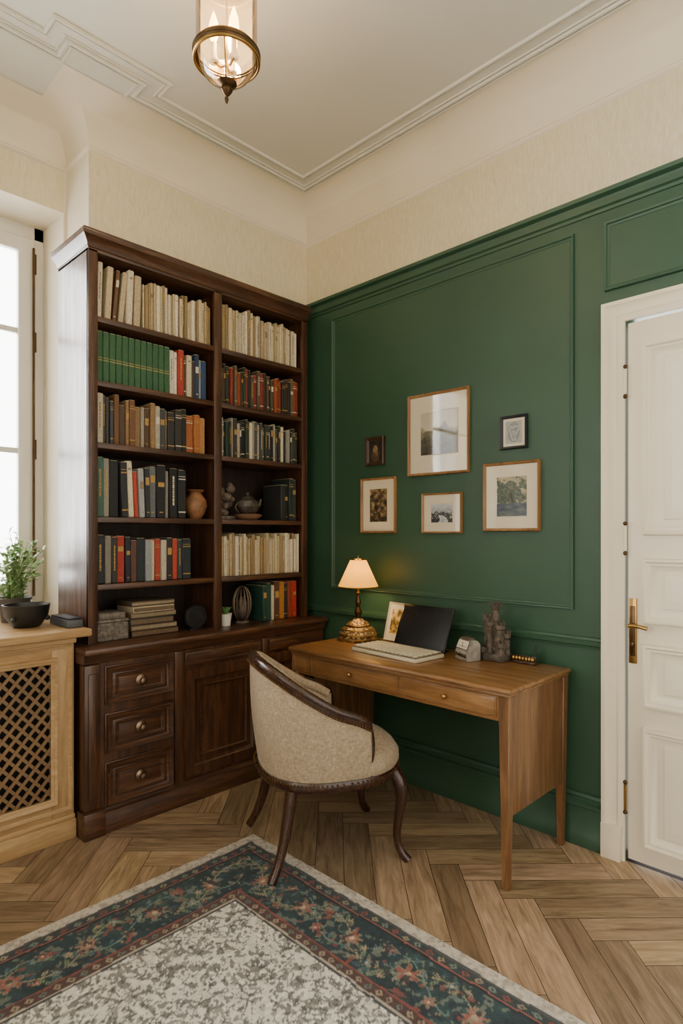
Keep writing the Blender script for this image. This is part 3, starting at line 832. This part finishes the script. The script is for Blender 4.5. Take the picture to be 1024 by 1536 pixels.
pf = B('photo_frame')
Mf = Matrix.Translation((-.085, -.772, DZ+.002)) @ Matrix.Rotation(math.radians(-6), 4, 'Z') @ Matrix.Rotation(math.radians(14), 4, 'Y')
tbm = lambda a, b, h: Mf @ Vector((-h, a, b))
pf.box(0, .008, -.075, .075, 0, .205, FRW, .002, Mf)
pf.frame(-.075, .075, 0, .205, .012, .008, tbm, paint('frame_silver', '#c9bfa8', .35))
pf.box(-.002, 0, -.063, .063, .012, .193, MATB, 0, Mf)
pf.raster(lambda u, v: Mf @ Vector((-.0028, .045-.09*u, .17-.13*v)), art_foliage(50,34,('#4b3a10','#8a6d22','#bd9b45','#dccb98')), ART)
pf.build()

# small boxy desk clock with pale face
tl = B('alarm_clock')
TLW = paint('worn_grey_enamel', '#8d867a', .5, .25, 30, .3, 80); TLG = metal('clock_metal', '#6a645a', .4)
Mc = Matrix.Translation((-.195, -1.292, DZ+.0008)) @ Matrix.Rotation(math.radians(-25), 4, 'Z')
tb = bmesh.new()
pr = [(-.036,0),(.036,0),(.036,.075),(.018,.092),(-.010,.092),(-.032,.045)]
a_ = [tb.verts.new((x,-.052,z)) for x, z in pr]; b_ = [tb.verts.new((x,.052,z)) for x, z in pr]
tb.faces.new(a_); tb.faces.new(b_[::-1])
for k in range(len(pr)): tb.faces.new((a_[k], b_[k], b_[(k+1)%len(pr)], a_[(k+1)%len(pr)]))
bmesh.ops.recalc_face_normals(tb, faces=tb.faces[:])
bmesh.ops.bevel(tb, geom=tb.edges[:], offset=.004, segments=2, affect='EDGES')
tl.add(tb, TLW, True, Mc)
Mr = Mc @ Matrix.Translation((-.0215, .0, .068)) @ Matrix.Rotation(math.radians(-65), 4, 'Y')
tl.box(-.022, .022, -.044, .044, 0, .003, TLG, .001, Mr)
tl.box(-.019, .019, -.041, .041, .003, .0042, paint('dial_face', '#ddd6c4', .4), 0, Mr)
for k in range(9): tl.box(-.012,-.006, -.034+k*.0085-.0008, -.034+k*.0085+.0008, .0042,.0048, BLACK, 0, Mr)
tl.box(-.012, .014, -.0008, .0008, .0042, .0052, BLACK, 0, Mr @ Matrix.Rotation(.5, 4, 'Z'))
for k in range(4): tl.cyl(Mc @ Vector((-.040,-.036+k*.024,.022)), Mc @ Vector((-.032,-.036+k*.024,.024)), .008, TLG, 12)
tl.box(-.012, .018, -.03, .03, .091, .100, paint('worn_brown', '#5a4a3c', .5), .003, Mc)
tl.build()

sc = B('stone_castle_sculpture')
SC = paint('weathered_stone', '#544a40', .8, .4, 35, .9, 60)
cx, cy = -.115, -1.386
sc.box(cx-.045, cx+.045, cy-.062, cy+.06, DZ+.0005, DZ+.035, SC, .008)
random.seed(3)
for dx, dy, r, h in ((0,.035,.020,.20),(0,-.002,.019,.255),(-.015,-.03,.020,.17),(.015,.05,.012,.14),(-.02,.014,.017,.18),(.01,-.048,.016,.13),(-.028,-.045,.014,.09)):
    n = 8
    prof = [(r*1.15,.03)]
    zz = .045
    while zz < h-.03: prof += [(r*rnd(.8,1.1), zz)]; zz += .012
    prof += [(r*.85,h-.03),(r*1.3,h-.025),(r*1.3,h-.008),(r*.9,h-.006),(r*.6,h-.006),(.001,h-.006)]
    sc.lathe(prof, (cx+dx, cy+dy, DZ), SC, n, smooth=False)
    for k in range(5):
        t = k*2*math.pi/5+.4
        sc.box(cx+dx+r*math.cos(t)-.004, cx+dx+r*math.cos(t)+.004, cy+dy+r*math.sin(t)-.004, cy+dy+r*math.sin(t)+.004, DZ+h-.01, DZ+h+.008, SC)
for k in range(12):
    sc.sphere((cx+rnd(-.04,.03), cy+rnd(-.055,.055), DZ+rnd(.03,.07)), rnd(.010,.018), SC, seg=7)
sc.build()
lh = B('letter_holder')
cx, cy = -.085, -1.515
lh.box(cx-.022, cx+.022, cy-.055, cy+.055, DZ+.0005, DZ+.012, FRG, .003)
for k in range(7): lh.sphere((cx-.02, cy-.045+k*.015, DZ+.022), .0085, BRASS, seg=10, scale=(1,1,1.4))
lh.box(cx-.01, cx-.004, cy-.055, cy+.055, DZ+.01, DZ+.035, FRG, .002)
tb = bmesh.new(); q = [(-.05,.01),(-.01,.01),(-.045,.085)]
a_ = [tb.verts.new((cx+.006,cy+y,DZ+z)) for y, z in q]; b_ = [tb.verts.new((cx+.012,cy+y,DZ+z)) for y, z in q]
tb.faces.new(a_); tb.faces.new(b_[::-1])
for k in range(3): tb.faces.new((a_[k], b_[k], b_[(k+1)%3], a_[(k+1)%3]))
lh.add(tb, paint('dark_green_card', '#1f3a2c', .5))
lh.build()

# ------------------------------------------------------------------ CHAIR
def fabric():
    m = NT('linen_upholstery'); v = m.coord()
    f = m.noise(v, 90, 4, .7)
    fh = m.noise(m.coord((1,1,9)), 45, 3, .6); fv = m.noise(m.coord((7,7,1)), 45, 3, .6)
    ff = m.math('MULTIPLY', m.math('ADD', m.math('ADD', fh, fv), f), .333)
    m.l(m.ramp(ff, [(.36, hexc('#85715a')), (.5, hexc('#a8947a')), (.62, hexc('#c2b094'))]), m.b.inputs['Base Color'])
    m.set(Roughness=.9); m.b.inputs['Sheen Weight'].default_value = .1
    m.bump(ff, .5, .003); return m.m
FAB = fabric(); NAIL = metal('nail_heads', '#6b4f30', .4)
ch = B('armchair')
a_r, b_r, nexp = .285, .285, 2.5
def plan(th, k=1.0, off=0):
    cth, sth = math.cos(th), math.sin(th)
    x = a_r*math.copysign(abs(cth)**(2/nexp), cth); y = b_r*math.copysign(abs(sth)**(2/nexp), sth)
    v = Vector((x, y)); return v*k + v.normalized()*off
RZ = .375
TH = math.radians(105); NS = 56
def top_z(q): return .585 + .235*(math.cos(abs(q)*math.pi/2)**1.1)
def leanf(q, z): return .035*((z-RZ)/.45)*max(0, math.cos(q*math.pi/2))**.5
def shell(off_fn, z0fn, mat, rows=14):
    tb = bmesh.new(); g_ = []
    for i in range(NS+1):
        q = -1+2*i/NS; th = math.pi + q*TH
        col = []
        for j in range(rows+1):
            t = j/rows; z = z0fn(q) + (top_z(q)-z0fn(q))*t
            p2 = plan(th, 1, off_fn(t) + leanf(q, z)); col.append(tb.verts.new((p2.x, p2.y, z)))
        g_.append(col)
    for a, b in zip(g_, g_[1:]):
        for j in range(rows): tb.faces.new((a[j], b[j], b[j+1], a[j+1]))
    bmesh.ops.recalc_face_normals(tb, faces=tb.faces[:])
    ch.add(tb, mat, True)
shell(lambda t: -.004+.012*math.sin(t*math.pi), lambda q: RZ-.01, FAB)
shell(lambda t: -.045-.022*math.sin(t*math.pi)+.018*t*t, lambda q: RZ+.02, FAB)
rail = []
for i in range(NS+1):
    q = -1+2*i/NS; th = math.pi+q*TH; z = top_z(q)
    p2 = plan(th, 1, leanf(q, z)-.016); rail.append((p2.x, p2.y, z-.004))
def curl(end):
    p = Vector(end); out = []
    for t in [k/10 for k in range(1, 11)]:
        z = end[2]-(end[2]-RZ)*t
        out.append((p.x + .024*math.sin(t*math.pi*.9)*(1-t*.3)-.01*t, p.y, z))
    return out
full = curl(rail[0])[::-1] + rail + curl(rail[-1])
ch.tube(full, [.014]*10+[.017]*len(rail)+[.014]*10, LEG, 12)
for zz0, zz1, mat_ in ((-.034,-.006,LEG),):
    tb = bmesh.new(); cols = []
    for i in range(NS+1):
        q = -1+2*i/NS; th = math.pi+q*TH; z = top_z(q); c_ = []
        for dz, o in ((zz0,-.002),(zz0+.002,.006),(zz1-.004,.008),(zz1,-.002)):
            p2 = plan(th, 1, leanf(q, z+dz)+o); c_.append(tb.verts.new((p2.x, p2.y, z+dz)))
        cols.append(c_)
    for a, b in zip(cols, cols[1:]):
        for j in range(3): tb.faces.new((a[j], b[j], b[j+1], a[j+1]))
    bmesh.ops.recalc_face_normals(tb, faces=tb.faces[:]); ch.add(tb, mat_, True)
ch.tube([(p[0]*.93, p[1]*.93, p[2]-.012) for p in rail], .02, FAB, 10)
for e in (rail[0], rail[-1]):
    ch.box(e[0]-.02, e[0]+.012, e[1]-.016, e[1]+.016, RZ, e[2]-.005, FAB, .008)
for i in range(0, 2*NS+1):
    q = -1+i/NS; th = math.pi+q*TH; z = top_z(q)-.026
    p2 = plan(th, 1, leanf(q, z)+.008); ch.sphere((p2.x, p2.y, z), .0045, NAIL, seg=6)
tb = bmesh.new(); N = 72; prof = [(-.04,RZ-.035),(.0,RZ-.038),(.008,RZ-.03),(.010,RZ-.008),(.004,RZ+.002),(-.04,RZ+.002)]
cols = []
for i in range(N):
    th = 2*math.pi*i/N; cols.append([tb.verts.new((*plan(th,1,o), z)) for o, z in prof])
for i in range(N):
    a, b = cols[i], cols[(i+1)%N]
    for j in range(len(prof)): tb.faces.new((a[j], b[j], b[(j+1)%len(prof)], a[(j+1)%len(prof)]))
bmesh.ops.recalc_face_normals(tb, faces=tb.faces[:]); ch.add(tb, LEG, True)
for i in range(110):
    p2 = plan(2*math.pi*i/110, 1, .011); ch.sphere((p2.x, p2.y, RZ-.006), .0045, NAIL, seg=6)
tb = bmesh.new(); rows = []
for k, (s_, z) in enumerate([(1.0,RZ),(1.035,RZ+.02),(1.03,RZ+.05),(.97,RZ+.075),(.85,RZ+.088),(.6,RZ+.096),(.3,RZ+.10)]):
    rw = []
    for i in range(N):
        th = 2*math.pi*i/N; p2 = plan(th, s_)
        if p2.x < .12:
            k_ = min(1, (.12-p2.x)/.12); p2 = plan(th, s_*(1-.13*k_))
        rw.append(tb.verts.new((p2.x, p2.y, z)))
    rows.append(rw)
for a, b in zip(rows, rows[1:]):
    for i in range(N): tb.faces.new((a[i], a[(i+1)%N], b[(i+1)%N], b[i]))
tb.faces.new(rows[-1]); bmesh.ops.recalc_face_normals(tb, faces=tb.faces[:]); ch.add(tb, FAB, True)
tb = bmesh.new(); tb.faces.new([tb.verts.new((*plan(2*math.pi*i/40, .97), RZ-.03)) for i in range(40)]); ch.add(tb, DARKV)
def bez(pts, n=14):
    out = []
    P = [Vector(p) for p in pts]
    for k in range(n+1):
        t = k/n; Q = P[:]
        while len(Q) > 1: Q = [a.lerp(b, t) for a, b in zip(Q, Q[1:])]
        out.append(Q[0])
    return out
for s_ in (1, -1):
    pth = bez([(.215,s_*.19,RZ-.01),(.285,s_*.25,.32),(.245,s_*.215,.16),(.20,s_*.185,.08),(.275,s_*.235,.004)])
    ch.tube(pth, [.026,.028,.029,.028,.026,.023,.021,.019,.0175,.0165,.016,.0155,.016,.017,.018], LEG, 12)
    pth = bez([(-.19,s_*.19,RZ-.01),(-.215,s_*.205,.24),(-.22,s_*.21,.12),(-.285,s_*.245,.014)])
    ch.tube(pth, [.024]*3+[.024-.0007*k for k in range(12)], LEG, 12)
ch.build(loc=(-.755,-.95,0), rotz=math.atan2(-.46, .89))

# ------------------------------------------------------------------ RUG (woven pattern painted on a fine grid)
RXa, RXb, RYa, RYb = -3.0, -.934, -3.6, -.683
hx, hy = (RXb-RXa)/2, (RYb-RYa)/2
ST = .0045
NX, NY = int(2*hx/ST), int(2*hy/ST)
xs = np.linspace(-hx, hx, NX); ys = np.linspace(-hy, hy, NY)
X, Y = np.meshgrid(xs, ys)
wx = (vn(NY,NX,11,2)-.5)*.008; wy = (vn(NY,NX,11,2)-.5)*.008
dx = hx-np.abs(X); dy = hy-np.abs(Y)
dE = np.minimum(dx, dy)+wx
vert = dx < dy
s_al = np.where(vert, np.abs(Y), np.abs(X))+wy
img = np.zeros((NY, NX, 3))
def put(mask, col, alpha=1.0):
    c_ = L(col) if isinstance(col, str) else col
    if isinstance(c_, np.ndarray) and c_.ndim == 3: img[mask] = img[mask]*(1-alpha)+c_[mask]*alpha
    else: img[mask] = img[mask]*(1-alpha)+c_*alpha
n_f = vn(NY,NX,3,2); n_m = vn(NY,NX,50,3); n_g = vn(NY,NX,12,3)
img[:] = lerp3(n_g, ['#cfc9bd','#dcd7cb','#e6e1d6'])
k = 2*math.pi/.26
ax_, ay_ = np.abs(X), np.abs(Y)
f1 = np.cos(k*ax_)+np.cos(k*ay_)
f2 = np.cos(2*k*ax_+1.5*np.sin(k*ay_))*np.cos(2*k*ay_+1.5*np.sin(k*ax_))
f3 = np.sin(3*k*ax_)*np.sin(3*k*ay_)+.6*np.cos(k*(ax_+ay_)*2.5)
pat = (np.abs(f1+.5*f2) < .20)|(np.abs(f2+.35*f3-.35) < .14)|(f3+.5*f2 > .95)|(np.abs(f1+.8*f3-.9) < .12)
ero = vn(NY,NX,5,3); er2 = vn(NY,NX,3,2)
put(pat & (ero > .40), lerp3(ero*1.1-.1, ['#3f3f42','#6d6a68','#918c84']), .9)
put((er2 > .58)&(n_g > .42), '#77746f', .75)
put((vn(NY,NX,2.6,2) > .66), '#4a4a4e', .8)
put((vn(NY,NX,2.6,2) > .72), '#e8e4da', .9)
bm_ = (dE > .10)&(dE < .285)
img[bm_] = lerp3(vn(NY,NX,16,3), ['#14252c','#213940','#38544f'])[bm_]
cen = .1925
per = .46
ph = (s_al % per)/per
vine = cen + .055*np.sin(2*math.pi*ph)
put(bm_ & (np.abs(dE-vine) < .004), '#93896c', .85)
vine2 = cen - .055*np.sin(2*math.pi*ph+.9)
put(bm_ & (np.abs(dE-vine2) < .0028), '#67807a', .85)
def motif(s0, d0, r, petals, col, ccol, rot=0, alpha=.9):
    ds = ((s_al - s0 + per/2) % per)-per/2; dd_ = dE-d0
    rr = np.hypot(ds, dd_); a = np.arctan2(dd_, ds)+rot
    m = bm_ & (rr < r*(.72+.28*np.cos(petals*a)))
    shade = np.clip(rr/r, 0, 1)[..., None]
    c_ = L(col)*(1-.5*shade)+L(ccol)*.10
    img[m] = img[m]*(1-alpha)+c_[m]*alpha
    put(bm_ & (rr < r*.24), ccol, .8)
    put(bm_ & (np.abs(rr-r*(.74+.28*np.cos(petals*a))) < .0024), '#a09678', .5)
def leafm(s0, d0, ln, wd, ang_, col):
    ds = ((s_al - s0 + per/2) % per)-per/2; dd_ = dE-d0
    a = ds*math.cos(ang_)+dd_*math.sin(ang_); b = -ds*math.sin(ang_)+dd_*math.cos(ang_)
    m = bm_ & (np.abs(b) < wd*(1-(a/ln)**2)); put(m, col, .8)
    put(m & (np.abs(b) < .0016), '#20312f', .7)
for i in range(30):
    p_ = i/30; s0 = p_*per
    side = 1 if i%2 else -1
    leafm(s0, cen+.055*math.sin(2*math.pi*p_)+side*.018, .019+.007*(i%3), .0065, .8*side+.6*math.cos(2*math.pi*p_), ('#748567','#9c9275','#47696a','#857d63','#3a5d6b')[i%5])
for i in range(20):
    p_ = (i+.5)/20; s0 = p_*per
    leafm(s0, cen-.055*math.sin(2*math.pi*p_+.9)+(.014 if i%2 else -.014), .015, .005, 1.1 if i%2 else -.9, ('#567683','#8f866b','#607458')[i%3])
motif(.0, cen, .042, 6, '#a04846', '#c9b88f'); motif(.23, cen, .036, 8, '#a86456', '#d0c19a', .3)
motif(.11, cen-.045, .022, 5, '#8d3f42', '#bfae84'); motif(.35, cen+.045, .022, 5, '#a5605c', '#c9b996', .5)
motif(.12, cen+.050, .016, 5, '#557b96', '#c9bb98'); motif(.34, cen-.050, .016, 6, '#46708a', '#bfb38d', .2)
motif(.06, cen+.06, .010, 4, '#a54b42', '#d0c29e'); motif(.29, cen-.062, .010, 4, '#b3a784', '#8f3f42'); motif(.17, cen+.005, .013, 5, '#bcb08e', '#8f3f42'); motif(.41, cen-.005, .013, 5, '#658078', '#d0c29e')
put(bm_ & (vn(NY,NX,5,2) > .66), '#7b8173', .55)
put(bm_ & (vn(NY,NX,5,2) > .67), '#1a2a31', .85)
put(bm_ & (vn(NY,NX,6,2) > .75), '#8a463f', .7)
def guard(a, b, bgc, fgs, per_=.045):
    m = (dE > a)&(dE < b); put(m, bgc)
    c0 = (a+b)/2; hw = (b-a)/2
    dsn = (s_al % per_)-per_/2; mm_ = m & ((np.abs(dsn)/(.35*per_)+np.abs(dE-c0)/(hw*.8)) < 1)
    idx = (s_al/per_).astype(int) % len(fgs)
    for i_, cc in enumerate(fgs): put(mm_ & (idx == i_), cc, .85)
    mm_ = m & ((np.abs(dsn)/(.12*per_)+np.abs(dE-c0)/(hw*.3)) < 1); put(mm_, bgc)
guard(.055, .085, '#2e3a3e', ('#988b70','#84463f','#6f7e74'))
guard(.292, .325, '#4c3533', ('#9c9076','#5f7068','#938770'), .038)
for a, b, cc in ((-.1,.045,'#c4bbad'),(.045,.055,'#474a4b'),(.085,.090,'#98564c'),(.090,.10,'#1b2529'),(.285,.292,'#84463f'),(.325,.332,'#aca291'),(.332,.340,'#3a4044')):
    m = (dE >= a)&(dE < b); put(m, cc)
m = dE < .045; put(m & (n_f > .56), '#9c9286', .7)
img *= (.84+.32*vn(NY,NX,2.2,1))[..., None]
img *= (.92+.16*n_m)[..., None]
img = np.clip(img, 0, 1)
verts = np.stack([X.ravel(), Y.ravel(), np.full(X.size, .012)], 1)
ii = np.arange(NX*NY).reshape(NY, NX)
q = np.stack([ii[:-1,:-1].ravel(), ii[:-1,1:].ravel(), ii[1:,1:].ravel(), ii[1:,:-1].ravel()], 1)
loop = np.concatenate([ii[0,:], ii[1:,-1], ii[-1,-2::-1], ii[-2:0:-1,0]])
low = verts[loop].copy(); low[:,2] = .0006
nb0 = len(verts); verts = np.concatenate([verts, low])
sk = [(int(loop[(i+1)%len(loop)]), int(loop[i]), nb0+i, nb0+(i+1)%len(loop)) for i in range(len(loop))]
bot = [tuple(nb0+i for i in range(len(loop)-1, -1, -1))]
me = bpy.data.meshes.new('area_rug'); me.from_pydata(verts.tolist(), [], q.tolist()+sk+bot)
ca_ = me.color_attributes.new('Col', 'FLOAT_COLOR', 'POINT')
cols_ = np.ones((len(verts), 4), dtype=np.float32); cols_[:NX*NY, :3] = img.reshape(-1, 3); cols_[NX*NY:, :3] = L('#c4bbad')
ca_.data.foreach_set('color', cols_.ravel())
m = NT('rug_pile'); at = m.n('ShaderNodeAttribute', attribute_name='Col')
fine = m.noise(m.coord(), 320, 2)
m.l(m.mix(1.0, at.outputs['Color'], m.ramp(fine, [(.3,(.78,.78,.78,1)),(.7,(1.1,1.1,1.1,1))]), 'MULTIPLY'), m.b.inputs['Base Color'])
m.set(Roughness=.95); m.b.inputs['Sheen Weight'].default_value = .1; m.bump(fine, .7, .004)
me.materials.append(m.m)
ro = bpy.data.objects.new('area_rug', me); S.collection.objects.link(ro); ro.location = ((RXa+RXb)/2, (RYa+RYb)/2, 0)

# ------------------------------------------------------------------ PENDANT
pd = B('pendant_lantern')
PX, PY = -1.381, -1.124
GL = thin_glass('clear_glass', '#fffaf0', .25)
FG = NT('emissive_glow_glass')  # added inner tube; its own emission stands in for the bulbs' glow
t_ = FG.n('ShaderNodeBsdfTransparent'); e_ = FG.n('ShaderNodeEmission'); e_.inputs[0].default_value = hexc('#ffcf88'); e_.inputs[1].default_value = 5.0
mx_ = FG.n('ShaderNodeMixShader'); mx_.inputs[0].default_value = .32
FG.l(t_.outputs[0], mx_.inputs[1]); FG.l(e_.outputs[0], mx_.inputs[2]); FG.l(mx_.outputs[0], FG.out.inputs[0])
def ringt(r, z, t, mat, sq=10): pd.tube([(PX+r*math.cos(a*math.pi/28), PY+r*math.sin(a*math.pi/28), z) for a in range(56)], t, mat, sq, closed=True)
pd.lathe([(.1,2.905),(.1,3.16)], (PX,PY,0), GL, 48, cap=False)
pd.lathe([(.084,2.925),(.084,3.15)], (PX,PY,0), FG.m, 40, cap=False)
pd.lathe([(.096,2.895),(.09,2.868),(.072,2.838),(.04,2.815),(.012,2.806)], (PX,PY,0), GL, 48, cap=False)
pd.lathe([(.098,2.885),(.107,2.885),(.111,2.893),(.109,2.900),(.112,2.906),(.104,2.912),(.097,2.91)], (PX,PY,0), BRONZE, 56, cap=False)
ringt(.106, 2.885, .005, BRASS); ringt(.102, 2.914, .003, BRASS)
ringt(.1, 3.15, .006, BRASS)
for k in range(2):
    t = k*math.pi+.9
    pd.tube([(PX+.1*math.cos(t),PY+.1*math.sin(t),2.885),(PX+.085*math.cos(t),PY+.085*math.sin(t),2.855),(PX+.05*math.cos(t),PY+.05*math.sin(t),2.822),(PX,PY,2.812)], .0022, BRASS, 8)
pd.lathe([(.001,2.742),(.004,2.746),(.007,2.758),(.004,2.766),(.012,2.774),(.02,2.786),(.018,2.796),(.028,2.802),(.034,2.808),(.026,2.814),(.001,2.818)], (PX,PY,0), BRONZE, 24)
pd.lathe([(.001,3.155),(.106,3.155),(.108,3.165),(.08,3.185),(.03,3.20),(.014,3.21),(.012,3.27),(.05,3.28),(.055,3.299),(.001,3.299)], (PX,PY,0), BRONZE, 40)
pd.cyl((PX,PY,2.815), (PX,PY,3.16), .0035, BRASS, 8)
FIL = emis('candle_bulb', '#ffb858', 30)
WAX = paint('candle_sleeve', '#f0e2c4', .5)
for k in range(3):
    t = k*2*math.pi/3+.5; bx, by = PX+.042*math.cos(t), PY+.042*math.sin(t)
    pd.tube([(PX,PY,2.87),(PX+.02*math.cos(t),PY+.02*math.sin(t),2.86),(bx,by,2.872)], .004, BRASS, 8)
    pd.lathe([(.001,2.870),(.016,2.872),(.016,2.878),(.009,2.88),(.009,2.935),(.001,2.936)], (bx,by,0), WAX, 14)
    pd.lathe([(.006,2.936),(.012,2.95),(.0175,2.972),(.014,3.0),(.005,3.03),(.001,3.04)], (bx,by,0), FIL, 14)
pd.build()

# ------------------------------------------------------------------ LIGHTS
def plight(name, loc, e, col, r):
    l = bpy.data.lights.new(name, 'POINT'); l.energy = e; l.color = col; l.shadow_soft_size = r
    o = bpy.data.objects.new(name, l); o.location = loc; S.collection.objects.link(o)
plight('pendant_light', (PX, PY, 2.985), 16, (1,.74,.46), .05)
plight('table_lamp_light', (LX, LYp, DZ+.352), 7, (1,.76,.38), .03)
al = bpy.data.lights.new('window_daylight', 'AREA'); al.shape = 'RECTANGLE'; al.size = 1.9; al.size_y = 2.0; al.energy = 165; al.color = (1,.975,.93)
ao = bpy.data.objects.new('window_daylight', al); ao.location = (-2.34, .95, 1.95); ao.rotation_euler = (math.radians(-90), 0, 0); S.collection.objects.link(ao)

W = bpy.data.worlds.new('World'); S.world = W; W.use_nodes = True; nt = W.node_tree
bg = nt.nodes['Background']; tc = nt.nodes.new('ShaderNodeTexCoord'); sp = nt.nodes.new('ShaderNodeSeparateXYZ')
nt.links.new(tc.outputs['Generated'], sp.inputs[0])
rp = nt.nodes.new('ShaderNodeValToRGB'); mr = nt.nodes.new('ShaderNodeMapRange')
mr.inputs['From Min'].default_value = -1; mr.inputs['From Max'].default_value = 1
nt.links.new(sp.outputs[1], mr.inputs[0]); nt.links.new(mr.outputs[0], rp.inputs[0])
rp.color_ramp.elements[0].position = .45; rp.color_ramp.elements[0].color = (2.1,1.98,1.74,1)
rp.color_ramp.elements[1].position = .60; rp.color_ramp.elements[1].color = (12,11.9,11.6,1)
nt.links.new(rp.outputs[0], bg.inputs[0]); bg.inputs[1].default_value = 1.0

cam = bpy.data.cameras.new('Camera'); co = bpy.data.objects.new('Camera', cam); S.collection.objects.link(co)
cam.sensor_fit = 'HORIZONTAL'; cam.sensor_width = 36; cam.lens = 906/1024*36; cam.shift_y = 32/1024
co.location = (-2.544, -2.795, 1.32); co.rotation_euler = (math.radians(90), 0, math.radians(-45.6))
cam.clip_start = .02
S.camera = co
